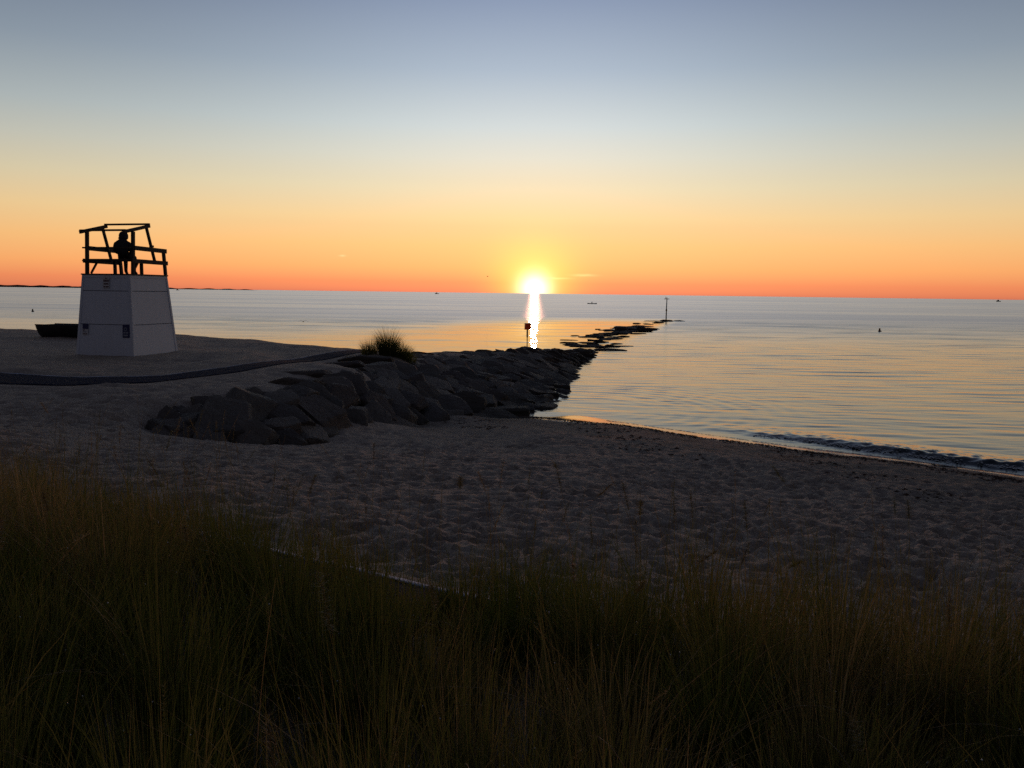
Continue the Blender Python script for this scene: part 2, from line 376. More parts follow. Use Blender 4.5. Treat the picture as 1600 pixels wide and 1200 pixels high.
# ------------------------------------------------------------------ terrain
CP = [ # foot of the stone bank
 (-7.2,16.3,1.35),(-6.1,15.5,1.15),(-4.4,17.5,.80),(-2.8,22.5,.32),(-.8,26,.05),(1,28.1,-.15),(3.1,39.5,-.35),(4.4,49,-.5),(6,60,-.6),
 # crest of the bank
 (-7.0,17.8,1.5),(-5,20,1.6),(-4.6,24.7,1.62),(-3.8,30.7,1.55),(-3.3,38.4,1.25),(-1.6,40.8,1.1),(.8,44,.85),(4.1,53,.1),
 # water line and sea bed
 (2.1,27,0),(3.9,24.75,0),(6.8,22.1,0),(9.5,20.1,0),(11.6,18.3,0),(16,14.2,0),(24,7,0),
 (6,28,-.6),(9,25,-.6),(14,21,-.6),(20,15,-.6),(8,40,-1.3),(15,32,-1.3),(22,24,-1.3),(12,55,-2),
 # beach
 (3,23.2,.25),(5.5,20.6,.25),(8.3,18.6,.25),(11,16.2,.25),(0,15.1,.9),(4.1,12.8,.82),(7.5,12.5,.6),(5.2,9.2,1.2),(0,8.9,1.6),(-3.1,9.9,1.62),(-4.3,7.8,1.98),(-6,11,1.66),(-10,13,1.75),(-15,15,1.8),
 (-2.5,13,1.25),(-2,18,.72),(1,20,.50),(-3.3,19.0,.70),(-1.2,22.5,.38),(0.5,25,.18),(-4.6,15.6,1.05),
 # dune in front
 (0,4.1,2.06),(2.8,4.9,1.78),(0,0,2.35),(-4,0,2.5),(-4,4,2.25),(4,0,2.1),(10,6,1.05),(10,0,1.6),(-10,5,2.2),(-10,-6,2.6),(0,-8,2.5),(10,-8,2.0),(-2.4,6.7,1.93),(-.2,5.4,1.93),
 # berm
 (-13.3,28.6,1.74),(-9,22,1.7),(-7.5,28,1.68),(-9.5,20.3,1.7),(-12.4,19.8,1.72),(-20,25,1.78),(-30,30,1.82),(-28,45.3,1.74),(-17,42,1.68),(-11,38.2,1.63),(-6.2,34.6,1.56),(-20,16,1.85),
 (-6,39,.75),(-6,45,-.4),(-11,43,.8),(-11,49,-.5),(-17,47,.8),(-17,54,-.6),(-28,50.5,.8),(-28,57,-.6),(-40,45,1.75),(-40,58,-.6),(-3,45,-.2),(1.5,51,-.4),(-15,65,-2),(-35,70,-2),(0,60,-1.2),
]
CP = np.array(CP, float)
def _solve():
    P = CP[:, :2]; d = np.hypot(P[:, None, 0]-P[None, :, 0], P[:, None, 1]-P[None, :, 1])
    n = len(P); A = np.zeros((n+3, n+3)); A[:n, :n] = -d; A[:n, n] = 1; A[:n, n+1:] = P; A[n, :n] = 1; A[n+1:, :n] = P.T
    A[:n, :n] -= np.eye(n)*.15
    return np.linalg.solve(A, np.r_[CP[:, 2], 0, 0, 0])
WT = _solve()
def sstep(a, b, x):
    t = np.clip((x-a)/(b-a), 0, 1); return t*t*(3-2*t)
def zbase(x, y):
    x = np.asarray(x, float); y = np.asarray(y, float)
    z = WT[-3] + WT[-2]*x + WT[-1]*y
    for (cx, cy, _), w in zip(CP, WT): z = z - w*np.sqrt((x-cx)**2 + (y-cy)**2 + .09)
    sea = np.maximum((x-1)*.675+(y-28)*.737, y-53+0*x); sea = np.where(x < -4, y-51, np.where(x > 3, (x-1)*.675+(y-28)*.737, sea))
    dz = np.clip(-sea*.07, -3, 2.1)
    k = sstep(-46, -32, x)*sstep(30, 19, x)*sstep(-16, -6, y)*sstep(74, 60, y)
    return np.clip(z, -3, 3)*k + dz*(1-k)
def waves2d(x, y, n, lo, hi, seed):
    r = np.random.default_rng(seed); z = 0
    for _ in range(n):
        L = np.exp(r.uniform(np.log(lo), np.log(hi))); a = r.uniform(0, math.pi); ph = r.uniform(0, 6.28)
        z = z + np.sin((x*math.cos(a)+y*math.sin(a))*2*math.pi/L + ph)*L
    return z/(n**.5)
def axis(segs):
    out = [segs[0][0]]
    for a, b, d0, d1 in segs:
        x = a; L = b-a
        while True:
            t = (x-a)/L; d = d0*(d1/d0)**max(0, min(1, t)); x += d
            if x >= b-d*.4: break
            out.append(x)
        out.append(b)
    return np.array(out)
gx = axis([(-400, -60, 60, 8), (-60, -14, 3, .22), (-14, -7, .22, .055), (-7, 8, .045, .045), (8, 13, .05, .14), (13, 40, .3, 4), (40, 400, 6, 60)])
gy = axis([(-300, -12, 50, 3), (-12, 3, 1.0, .12), (3, 13, .045, .045), (13, 28, .05, .13), (28, 62, .16, .6), (62, 120, 1, 12)])
GX, GY = np.meshgrid(gx, gy)
Z = zbase(GX, GY)
sea_g = (GX-1.0)*.675 + (GY-28.0)*.737
Z += .07*np.exp(-(sea_g/1.5)**2)*sstep(1.0, 4.0, GX)*sstep(26, 18, GX)
land = sstep(.05, .5, Z)
Z = Z + waves2d(GX, GY, 14, 1.6, 6, 3)*.012*land + waves2d(GX, GY, 16, .5, 1.6, 4)*.010*land - np.abs(waves2d(GX*.75, GY, 18, .16, .5, 41))*.13*land*sstep(26, 12, GY)*sstep(4, 6, GY)
# line of the boulder bank
FOOT = [(-7.6,16.6,1.40),(-6.3,15.7,1.15),(-5.2,16.4,1.0),(-4.4,17.5,.86),(-2.8,22.5,.42),(-.8,26,.12),(1,28.1,-.05),(3.0,39.5,-.1),(4.3,49,-.1),(5.9,59,-.15)]
CRST = [(-7.7,17.4,1.50),(-7.0,17.8,1.55),(-6.0,18.9,1.60),(-5.1,20,1.60),(-4.6,24.7,1.56),(-3.6,30.7,1.44),(-3.2,37.6,1.22),(-1.0,41.2,1.10),(1.6,46.5,.84),(4.9,57,.08)]
FOOT = np.array(FOOT); CRST = np.array(CRST)
def face(s, t):
    i = min(int(s), len(FOOT)-2); f = s-i
    a = FOOT[i]*(1-f)+FOOT[i+1]*f; b = CRST[i]*(1-f)+CRST[i+1]*f
    p = a*(1-t)+b*t; p = p.copy(); p[2] += .10*math.sin(math.pi*min(max(t, 0), 1)); return p, b-a
sr = random.Random(21)
placed = []
tries = 0; placed_st = []
while tries < 20000 and len(placed) < 245:
    tries += 1
    s_ = sr.uniform(.55, len(FOOT)-1.001); t_ = sr.uniform(-.02, .99)
    p, d = face(s_, t_); size = sr.uniform(.50, .90) if p[1] < 45 else sr.uniform(.5, .75)
    if s_ < 1.3: size *= .8
    if any((p[0]-q[0])**2+(p[1]-q[1])**2 < (.80*(size+q[2])*.62)**2 for q in placed): continue
    placed.append((p[0], p[1], size)); placed_st.append((s_, t_, size))
# trampled pockets
def dimple(cx, cy, L, Wd, a, dep, rim=.42):
    i0, i1 = np.searchsorted(gx, [cx-L*2.2, cx+L*2.2]); j0, j1 = np.searchsorted(gy, [cy-L*2.2, cy+L*2.2])
    if i1-i0 < 2 or j1-j0 < 2: return
    X = GX[j0:j1, i0:i1]-cx; Y = GY[j0:j1, i0:i1]-cy
    u = (X*math.cos(a)+Y*math.sin(a))/L; v = (-X*math.sin(a)+Y*math.cos(a))/Wd
    q = u*u+v*v
    Z[j0:j1, i0:i1] += dep*land[j0:j1, i0:i1]*(-np.exp(-q*1.6) + rim*np.exp(-((np.sqrt(q)-1.2)/.30)**2))
pr = np.random.default_rng(11)
for _ in range(15000):
    y = 4.5 + 20*pr.random()**1.35; x = pr.uniform(-1, 1)*(3+y*.72)
    if pr.random() > .60+.55*math.sin(x*.9+1.5*math.sin(y*.6))*math.sin(y*.75+.8*x): continue
    k = 1.0 if y < 14 else max(.25, 1-(y-14)/12)
    dimple(x, y, pr.uniform(.05, .16), pr.uniform(.04, .10), pr.uniform(0, 3.14), pr.uniform(.010, .040)*k)
for (x0, y0, x1, y1, wob) in [(-7,9.5,7,12.5,.5),(-1.5,6.6,4.5,17,.4),(8.5,9,-2,16.5,.6),(3.2,6.2,6.8,18,.3),(-6,13.5,2.5,21,.5),(1,7.5,9,13.5,.4),(-4,8.2,-.5,19,.3)]:
    L = math.hypot(x1-x0, y1-y0); a = math.atan2(y1-y0, x1-x0); n = int(L/.36)
    for k in range(n):
        t = k/n; off = wob*math.sin(t*7+x0) + (.11 if k % 2 else -.11)
        dimple(x0+(x1-x0)*t-math.sin(a)*off, y0+(y1-y0)*t+math.cos(a)*off, .155, .072, a+pr.normal(0, .15), pr.uniform(.035, .055), .5)
for _ in range(500):     # berm, fewer and softer
    dimple(pr.uniform(-16, -5), pr.uniform(17, 34), pr.uniform(.2, .45), pr.uniform(.15, .3), pr.uniform(0, 3.14), pr.uniform(.01, .03))
for (x, y, size), (s_, t_, _) in zip(placed, placed_st):
    if .12 < t_ < .9: dimple(x, y, .8, .8, 0, .15, 0)
# the sand lies flat under the access mats
MATS = [([(-17,22.9),(-13.2,21.5),(-11.2,20.9),(-9.4,21.6),(-8.3,24.0),(-7.4,27.8),(-6.5,32.0),(-6.0,34.2)], [(-16,20.4),(-12.4,19.4),(-10.6,19.3),(-8.9,20.2),(-7.6,23.0),(-6.75,26.8),(-5.9,30.8),(-5.4,33.4)]),
        ([(-3.1,7.10),(-2.46,6.74),(-1.3,6.08),(-.16,5.42),(.5,5.07)], [(-3.45,6.50),(-2.8,6.08),(-1.64,5.42),(-.5,4.76),(.16,4.42)])]
def flatten(fe, ne):
    poly = np.array(list(fe)+list(ne)[::-1]); c = poly.mean(0)
    i0, i1 = np.searchsorted(gx, [poly[:, 0].min()-.5, poly[:, 0].max()+.5]); j0, j1 = np.searchsorted(gy, [poly[:, 1].min()-.5, poly[:, 1].max()+.5])
    X = GX[j0:j1, i0:i1]; Y = GY[j0:j1, i0:i1]; ins = np.zeros(X.shape, bool); dist = np.full(X.shape, 9.0); n = len(poly)
    for a in range(n):
        (x1, y1), (x2, y2) = poly[a], poly[(a+1) % n]
        ins ^= ((y1 > Y) != (y2 > Y)) & (X < (x2-x1)*(Y-y1)/(y2-y1+1e-12)+x1)
        t = np.clip(((X-x1)*(x2-x1)+(Y-y1)*(y2-y1))/((x2-x1)**2+(y2-y1)**2), 0, 1); dist = np.minimum(dist, np.hypot(X-x1-t*(x2-x1), Y-y1-t*(y2-y1)))
    k = np.where(ins, 1, sstep(.45, .05, dist))
    Z[j0:j1, i0:i1] = Z[j0:j1, i0:i1]*(1-k) + (zbase(X, Y)-.01)*k
for fe, ne in MATS: flatten(fe, ne)
beach = obj('beach', grid_mesh('beach', gx, gy, Z), MAT['sand']); tag(beach, kind='structure')
def zg(x, y):
    i = int(np.clip(np.searchsorted(gx, x)-1, 0, len(gx)-2)); j = int(np.clip(np.searchsorted(gy, y)-1, 0, len(gy)-2))
    tx = (x-gx[i])/(gx[i+1]-gx[i]); ty = (y-gy[j])/(gy[j+1]-gy[j])
    return float(Z[j, i]*(1-tx)*(1-ty)+Z[j, i+1]*tx*(1-ty)+Z[j+1, i]*(1-tx)*ty+Z[j+1, i+1]*tx*ty)

# ------------------------------------------------------------------ sea
wx = axis([(-45000, -300, 20000, 200), (-300, -90, 60, 4), (-90, -20, 3, .9), (-20, 0, .8, .25), (0, 16, .085, .085), (16, 60, .15, 2), (60, 110, 2, 3), (110, 400, 6, 80), (400, 45000, 200, 20000)])
wy = axis([(-3000, -30, 1500, 10), (-30, 12, 5, .2), (12, 26, .075, .075), (26, 150, .08, .20), (150, 400, .6, 60), (400, 60000, 150, 20000)])
WX, WY = np.meshgrid(wx, wy)
sea = (WX-1.0)*.675 + (WY-28.0)*.737 + .0       # metres out from the water line
along = (WX-1.0)*.737 - (WY-28.0)*.675
near = sstep(120, 40, WY)*sstep(60, 25, np.abs(WX-8))
def swell(x, y, n, lo, hi, spread, seed):
    r = np.random.default_rng(seed); z = 0
    for _ in range(n):
        L = np.exp(r.uniform(np.log(lo), np.log(hi))); a = math.pi/2 + R(r.normal(0, spread)); ph = r.uniform(0, 6.28)
        z = z + np.sin((x*math.cos(a)+y*math.sin(a))*2*math.pi/L + ph + .8*np.sin(x*r.uniform(.05, .3)+r.uniform(0, 6)))*L/6.283
    return z*(2/n)**.5
jx_ = WX - (4.0+.27*(WY-57)); lee_ = sstep(-34, -7, jx_)*sstep(3, 0, jx_)*sstep(150, 105, WY)*sstep(36, 50, WY)
mid_ = sstep(6, 26, sea)*sstep(150, 110, WY)*sstep(110, 85, np.abs(WX))
per = WY + 3.0*np.sin(WX*.06+1.0) + 2.2*np.sin(WX*.021+WY*.05)
gust = .45 + .25*sstep(-.4, .7, np.sin(per*2*math.pi/11.0) + .5*np.sin(per*2*math.pi/4.7+WX*.05))
dash = .22 + 1.5*sstep(.35, .95, np.sin((WY+1.2*np.sin(WX*.3)+.8*np.sin(WX*.11+2))*2*math.pi/8.5+.9*np.sin(WY*.21)))
WZ = mid_*(gust*(1-lee_) + .42*dash*lee_)*(.05*swell(WX, WY, 14, .75, 2.4, 5, 9))
WZ += near*(.003*np.sin(sea*1.9+.25*np.sin(along*.35)+.6*np.sin(along*.11)) + .0025*np.sin(sea*4.1+along*.25+1.3)*sstep(14, 3, sea) + .018*swell(WX, WY, 14, .5, 1.3, 14, 10)*sstep(0, 2, sea))
rings = np.hypot(WX-2.2, WY-29.0); WZ += near*.0045*np.sin(rings*9.0)*np.exp(-((rings-5.5)/3.0)**2)*sstep(.2, 1.5, sea)
# the little breaker running up the beach on the right
amp = .13*sstep(5.2, 10.5, WX)
cr = sea - (1.15 + .10*np.sin(along*.9) + .05*np.sin(along*2.3))
prof = np.where(cr < 0, np.exp(-(cr/.36)**2), np.exp(-(cr/1.0)**2))
chop = waves2d(WX, WY, 24, .18, .55, 21)*1.6
WZ += amp*prof*(1 + .16*chop) + near*amp*.10*chop*np.exp(-((sea-1.3)/1.2)**2)
seao = obj('sea', grid_mesh('sea', wx, wy, WZ), MAT['water']); tag(seao, kind='structure')

# far wooded shore, low on the left horizon
def far_shore():
    n = 160; d = 8200; r = np.random.default_rng(5); v = []; q = []
    for i in range(n+1):
        t = i/n; a = R(-44 + t*27); h = 20*(1-t)**.8 + 4 + 3*math.sin(i*.9)+2.5*r.random()
        if t > .97: h *= (1-t)/.03
        for dd, z in ((d, -2), (d, h*.55), (d+60, h), (d+900, h*.9), (d+900, -2)):
            v.append((math.sin(a)*dd, math.cos(a)*dd, z))
    for i in range(n):
        for k in range(4): b = i*5+k; q.append((b, b+5, b+6, b+1))
    return np_mesh('far_shore', v, quads=q)
tag(obj('hills', far_shore(), MAT['land']), kind='structure')

# ------------------------------------------------------------------ boulders
def stone_mesh(seed, sub):
    r = np.random.default_rng(seed); bm = bmesh.new(); bmesh.ops.create_icosphere(bm, subdivisions=sub, radius=1.0)
    nn = np.concatenate([np.eye(3), -np.eye(3), r.normal(size=(6, 3))]); nn[:6] += r.normal(size=(6, 3))*.22
    nn /= np.linalg.norm(nn, axis=1)[:, None]; npl = len(nn); dd = np.concatenate([r.uniform(.66, .84, 6), r.uniform(.72, .95, 6)])
    fr = r.normal(size=(5, 3))*2.4; ph = r.uniform(0, 6.28, 5)
    for vt in bm.verts:
        d = np.array(vt.co); c = nn@d; rad = np.full(npl, 9.0); mk = c > .05; rad[mk] = dd[mk]/c[mk]
        k = 80; rr = -np.log(np.exp(-k*np.minimum(rad, 1.25)).sum())/k + .02
        rr *= 1 + .022*np.sin(fr@d*2+ph).sum()/1.5 + .012*np.sin(fr@d*6+ph).sum()/2
        vt.co = Vector(d*rr)
    bmesh.ops.recalc_face_normals(bm, faces=bm.faces)
    me = bpy.data.meshes.new('stone'); bm.to_mesh(me); bm.free(); me.materials.append(MAT['stone'])
    me.polygons.foreach_set('use_smooth', [True]*len(me.polygons)); me.set_sharp_from_angle(angle=R(24)); return me
BIG = [stone_mesh(40+i, 4) for i in range(10)]
SMALL = [stone_mesh(80+i, 3) for i in range(8)]
jetty = empty('rock_jetty', (-1, 26, 0))
tag(jetty, 'long bank of dark boulders running from the sand out into the sea', 'jetty')
def add_stone(p, sc, yaw, tilt_axis, tilt, meshes):
    o = bpy.data.objects.new('stone', sr.choice(meshes)); link(o, jetty)
    q = Quaternion(tilt_axis, tilt) @ Quaternion((0, 0, 1), yaw) @ Quaternion((1, 0, 0), sr.uniform(-.25, .25))
    o.rotation_mode = 'QUATERNION'; o.rotation_quaternion = q
    o.location = Vector(p) - jetty.location; o.scale = sc
    return o
for (s_, t_, size) in placed_st:
    p, d = face(s_, t_)
    dn = -Vector(d); yaw = math.atan2(dn.y, dn.x) + sr.gauss(0, .45)
    slope = math.atan2(abs(d[2]), math.hypot(d[0], d[1])); ax = Vector((dn.y, -dn.x, 0)).normalized() * -1
    sc = (size*sr.uniform(1.0, 1.4), size*sr.uniform(.68, .92), size*sr.uniform(.33, .50))
    add_stone((p[0], p[1], p[2]-.05-.15*size-.10*max(0, t_-.75)/.25-.16*max(0, 2.4-s_)/1.8), sc, yaw, ax, slope*1.0+sr.gauss(.08, .09), BIG)
# flat stones bedded in sand on the top of the bank, and along the back
for (x, y, z, sx, sy) in [(-5.6,21.5,1.60,1.0,.4),(-5.8,23.6,1.64,1.2,.4),(-5.3,26.5,1.66,1.0,.45),(-5.0,28.6,1.66,1.3,.5),(-4.2,34.0,1.36,.9,.5),(-4.0,36.5,1.24,1.0,.6),(-3.0,40,1.06,1.0,.6),(-1.4,43.2,.90,.9,.6),(.2,46.0,.72,.9,.6),(1.9,49.5,.52,.9,.6),(3.0,53.5,.30,.9,.6)]:
    add_stone((x, y, z-.07), (sx*.8, sy, .20), sr.uniform(-.3, .3), Vector((1, 0, 0)), sr.gauss(0, .06), BIG)
for (x, y, z, sx, sy, sz, a) in [(.35,29.3,-.02,.7,.5,.34,.4),(1.0,30.6,-.05,.75,.5,.36,1.0),(1.25,32.0,-.05,.8,.55,.36,.2),(.75,31.6,.08,.8,.55,.36,2.2),(1.3,33.6,-.02,.8,.6,.38,.7),(.2,30.6,.08,.8,.6,.36,1.4),(1.9,34.8,-.06,.7,.5,.34,.1),(.9,29.4,-.10,.5,.4,.28,.3)]:
    add_stone((x, y, z), (sx, sy, sz), a, Vector((1, 0, 0)), sr.gauss(0, .1), BIG)
# the drowned end of the jetty: low slabs just breaking the surface out to the marker pole
CL = np.array([(4.9,57.5),(6.6,67),(9.3,80),(12.6,93),(16.6,107),(20.2,118),(23.6,127.6)])
for k in range(170):
    u = sr.random()**.8*(len(CL)-1.0001); i = int(u); f = u-i; c = CL[i]*(1-f)+CL[i+1]*f
    wid = 2.3*(1-.55*u/6)
    off = sr.gauss(-.1, .62)*wid
    den = 1.0 if u < 3.9 else .35
    if sr.random() > den: continue
    x, y = c[0]+off, c[1]+off*-.25+sr.gauss(0, 1.2)
    sz = sr.uniform(.30, .80)
    h = sr.uniform(-.03, .05) if u < 4 else sr.uniform(-.05, .0)
    add_stone((x, y, h-.02), (sz*1.4, sz*.6, sr.uniform(.06, .12)), sr.uniform(-.5, .5), Vector((1, 0, 0)), sr.gauss(0, .08), SMALL)
for (x, y, z, a, b, c) in [(12.2,92.5,.10,1.0,.8,.55),(12.9,93.2,.05,1.5,.8,.35),(14.6,94.5,.02,2.2,.8,.22),(23.6,127.3,-.03,1.3,.9,.32),(21.6,126.8,-.05,1.8,.7,.14),(25.6,127.9,-.05,1.5,.7,.14)]:
    add_stone((x, y, z), (a, b, c), .1, Vector((1, 0, 0)), 0, SMALL)

# ------------------------------------------------------------------ lifeguard tower
TW, TW1, TH = 2.26, 1.86, 2.74
trot = R(75.3)
tn = Vector((-12.53, 27.23, 0)); tcen = tn + Matrix.Rotation(trot, 3, 'Z') @ Vector((TW/2, TW/2, 0))
tz = 1.72
tower = empty('lifeguard_tower', (tcen.x, tcen.y, tz), trot)
tag(tower, 'white panelled lifeguard tower with open dark timber seat frame on top', 'lifeguard tower')
def tw(face_i, u, v, out=0.0):
    """point on tapered side: u in -1..1 across, v 0..1 up, out = metres proud of the core"""
    h = (TW*(1-v)+TW1*v)/2
    a = face_i*math.pi/2
    lx, ly = u*h, -(h+out)
    return Vector((lx*math.cos(a)-ly*math.sin(a), lx*math.sin(a)+ly*math.cos(a), v*TH - .03))
def plate(face_i, u0, u1, v0, v1, o0, o1, bev=.004):
    bm = bmesh.new()
    vs = [bm.verts.new(tw(face_i, u, v, o)) for o in (o0, o1) for (u, v) in ((u0, v0), (u1, v0), (u1, v1), (u0, v1))]
    for f in ((0, 3, 2, 1), (4, 5, 6, 7), (0, 1, 5, 4), (1, 2, 6, 5), (2, 3, 7, 6), (3, 0, 4, 7)): bm.faces.new([vs[i] for i in f])
    bmesh.ops.recalc_face_normals(bm, faces=bm.faces)
    if bev: bevel_all(bm, bev)
    return bm
bm = bmesh.new(); cv = [bm.verts.new(tw(k, -1, v, -.03)) for v in (0.0, 1.0) for k in range(4)]
# rotate the corner points a little inwards so the core stays hidden
for vtx in cv: vtx.co.x *= .985; vtx.co.y *= .985
for f in ((0, 1, 5, 4), (1, 2, 6, 5), (2, 3, 7, 6), (3, 0, 4, 7), (0, 3, 2, 1), (4, 5, 6, 7)): bm.faces.new([cv[i] for i in f])
obj('core', bm, MAT['core'], tower)
for fi in range(4):
    for (v0, v1) in ((.0, .395), (.402, .803), (.81, 1.006)):
        obj('panel', plate(fi, -.985, .985, v0, v1, -.028, 0.0 + (.004 if v0 < .1 else 0)), MAT['white'], tower)
    for sgn in (-1, 1):
        obj('corner_trim', plate(fi, sgn*.925, sgn*(1.0 + (.012 if sgn > 0 else .0)), -.01, 1.004, .002, .020), MAT['white'], tower)
    obj('top_trim', plate(fi, -.92, .92, .965, 1.003, .003, .018), MAT['white'], tower)
deck = TH
for k in range(9):
    y = -.98 + (k+.5)*1.96/9
    bm = bmesh.new(); box_bm(bm, (0, y, deck-.012), (1.93, .205, .045)); bevel_all(bm, .005); obj('deck_board', bm, MAT['wood'], tower)
E2 = .91
def timber(name, p, q, a=.09, b=.09, up=(0, 0, 1)): return obj(name, bar_bm(p, q, a, b, .006, up), MAT['wood'], tower)
zs, zr = deck+.44, deck+.87
zl, zh = deck+1.37, deck+1.66       # roof frame: low at the back, high towards the sea
rx0, rx1 = -1.05, .22
fz = lambda x: zl + (zh-zl)*(x-rx0)/(rx1-rx0)
for y in (-E2, E2):
    timber('rear_post', (-.74, y, deck+.012), (-.67, y, fz(-.67)-.05), .10, .10, (1, 0, 0))
    timber('front_post', (.40, y*.97, zs), (.03, y*.97, fz(.03)-.05), .08, .08, (0, 1, 0))
    timber('corner_post', (.90, y, deck+.012), (.82, y, zr), .10, .09, (0, 1, 0))
    timber('arm_rail', (-.70, y*1.055, zr), (.92, y*1.055, zr-.035), .05, .15)
    timber('seat_rail', (-.84, y*1.055, zs), (.96, y*1.055, zs-.02), .05, .14)
    timber('diagonal_brace', (-.66, y*.9, deck+.03), (-.38, y*.9, zs-.05), .06, .06, (0, 1, 0))
    timber('roof_side_beam', (rx0, y*.95, zl), (rx1, y*.95, zh), .06, .11)
timber('back_rail', (-.80, -.92, zr+.0), (-.80, .95, zr+.0), .05, .17, (1, 0, 0)).data
timber('back_seat_rail', (-.82, -.92, zs), (-.82, .97, zs), .05, .14, (1, 0, 0))
timber('roof_back_beam', (rx0+.06, -.90, zl+.06), (rx0+.06, .90, zl+.06), .09, .06)
timber('roof_front_beam', (rx1-.06, -.90, zh+.055), (rx1-.06, .90, zh+.055), .09, .06)
for x in (-.60, -.41, -.22, -.03):
    bm = bmesh.new(); box_bm(bm, (x, 0, zs+.05), (.17, 1.70, .04)); bevel_all(bm, .005); obj('seat_board', bm, MAT['wood'], tower)
timber('seat_leg', (.04, .45, deck+.012), (.04, .45, zs+.03), .09, .09, (1, 0, 0))
timber('seat_leg', (.04, -.62, deck+.012), (.04, -.62, zs+.03), .09, .09, (1, 0, 0))
timber('arm_block', (.10, -.95, zr+.10), (.24, -.95, zr+.097), .09, .07)

TM = Matrix.Translation((tcen.x, tcen.y, tz)) @ Matrix.Rotation(trot, 4, 'Z')
def face_sign(name, fi, u, v, wid, hgt, mat, label, marks):
    """sign board screwed flat on a tower side; marks = list of (mat, x0,x1,y0,y1) in 0..1 or ('ring', mat, cx, cy, r)"""
    u = -u; c = tw(fi, u, v, .0); ex = (tw(fi, u+.2, v)-tw(fi, u-.2, v)).normalized(); ez = (tw(fi, u, v+.1)-tw(fi, u, v-.1)).normalized(); en = ex.cross(ez).normalized()
    mm = TM @ Matrix.Translation(c + en*.026) @ Matrix((ex, ez, en)).transposed().to_4x4()
    bm = bmesh.new(); box_bm(bm, (0, 0, 0), (wid, hgt, .006)); o = obj(name, bm, mat); o.matrix_world = mm
    tag(o, label, 'sign')
    for mk in marks:
        bm = bmesh.new()
        if mk[0] == 'ring':
            _, mt, cx, cy, r = mk; n = 20
            vi = [[bm.verts.new(((cx-.5)*wid+rr*math.cos(6.2832*k/n), (cy-.5)*hgt+rr*math.sin(6.2832*k/n), z)) for k in range(n)] for rr, z in ((r*.62, .003), (r*.62, .0046), (r, .0046), (r, .003))]
            for a, b in ((0, 1), (1, 2), (2, 3)):
                for k in range(n): bm.faces.new((vi[a][k], vi[a][(k+1) % n], vi[b][(k+1) % n], vi[b][k]))
            obj('symbol', bm, mt, o)
        else:
            mt, x0, x1, y0, y1 = mk
            box_bm(bm, (((x0+x1)/2-.5)*wid, ((y0+y1)/2-.5)*hgt, .0040), ((x1-x0)*wid, (y1-y0)*hgt, .0018)); obj('print', bm, mt, o)
    return o
sg, sw, st = MAT['signgrey'], MAT['signwhite'], MAT['signtext']
def words(mt, y0, y1, cuts): return [(mt, a, b, y0, y1) for a, b in cuts]
# face 3 looks left towards the viewer, face 0 to the right
face_sign('notice_sign', 3, -.04, .912, .25, .42, sw, 'white notice with dark red print high on the white lifeguard tower',
    words(st, .76, .84, [(.34, .52), (.56, .66)]) + words(st, .52, .68, [(.08, .26), (.30, .50), (.54, .72), (.76, .92)]) + words(st, .30, .42, [(.10, .30), (.35, .62), (.66, .86)]) + words(st, .08, .18, [(.10, .4), (.45, .9)]))
face_sign('blue_sign', 3, .72, .335, .24, .38, sw, 'blue and white sign on outer left edge of tower wall',
    [(MAT['blue'], .0, 1.0, .52, 1.0)] + words(sg, .22, .34, [(.08, .35), (.4, .66)]) + words(st, .06, .14, [(.08, .5), (.55, .8)]) + words(st, .38, .46, [(.08, .42)]))
face_sign('blue_sign', 3, -.79, .325, .26, .44, MAT['blue'], 'dark blue sign with pale ring beside near corner of tower',
    [('ring', sg, .42, .64, .062)] + words(sg, .32, .44, [(.12, .40), (.48, .82)]) + words(sg, .12, .24, [(.12, .78)]))

# ------------------------------------------------------------------ people (one skinned body each)
def figure(name, joints, edges, mats, pick, parent=None, sub=2):
    me = bpy.data.meshes.new(name); names = list(joints)
    me.from_pydata([joints[k][0] for k in names], [(names.index(a), names.index(b)) for a, b in edges], [])
    o = bpy.data.objects.new(name, me); link(o, parent)
    sk = o.modifiers.new('skin', 'SKIN'); sk.use_smooth_shade = True; sk.branch_smoothing = .6
    for i, k in enumerate(names):
        r = joints[k][1]; r = r if isinstance(r, tuple) else (r, r)
        d = me.skin_vertices[0].data[i]; d.radius = r; d.use_root = (i == 0)
    ss = o.modifiers.new('sub', 'SUBSURF'); ss.levels = sub; ss.render_levels = sub
    dg = bpy.context.evaluated_depsgraph_get(); ev = o.evaluated_get(dg)
    m2 = bpy.data.meshes.new_from_object(ev); o.modifiers.clear(); o.data = m2
    m2.materials.clear()
    for m in mats: m2.materials.append(m)
    for p in m2.polygons: p.material_index = pick(p.center); p.use_smooth = True
    return o
def hand(name, base, dirv, palm_n, parent):
    """palm and five bent fingers as one skinned mesh"""
    d = Vector(dirv).normalized(); n = Vector(palm_n).normalized(); s = d.cross(n)
    b = Vector(base); J = {'w': (tuple(b), .024), 'p': (tuple(b+d*.055), (.036, .020))}; Ed = [('w', 'p')]
    for k, (off, L) in enumerate(((-.030, .062), (-.010, .074), (.010, .070), (.029, .056))):
        a = b+d*.09+s*off; J[f'a{k}'] = (tuple(a), .010); m = a+d*L*.5-n*.012; J[f'b{k}'] = (tuple(m), .009); e = m+d*L*.4-n*L*.35; J[f'c{k}'] = (tuple(e), .007)
        Ed += [('p', f'a{k}'), (f'a{k}', f'b{k}'), (f'b{k}', f'c{k}')]
    a = b+d*.04-s*.045; J['t0'] = (tuple(a), .012); J['t1'] = (tuple(a+d*.04-s*.018-n*.01), .010); Ed += [('p', 't0'), ('t0', 't1')]
    return figure(name, J, Ed, [MAT['skin']], lambda c: 0, parent, 1)
ph = zs + .07     # seat top
py = -.16
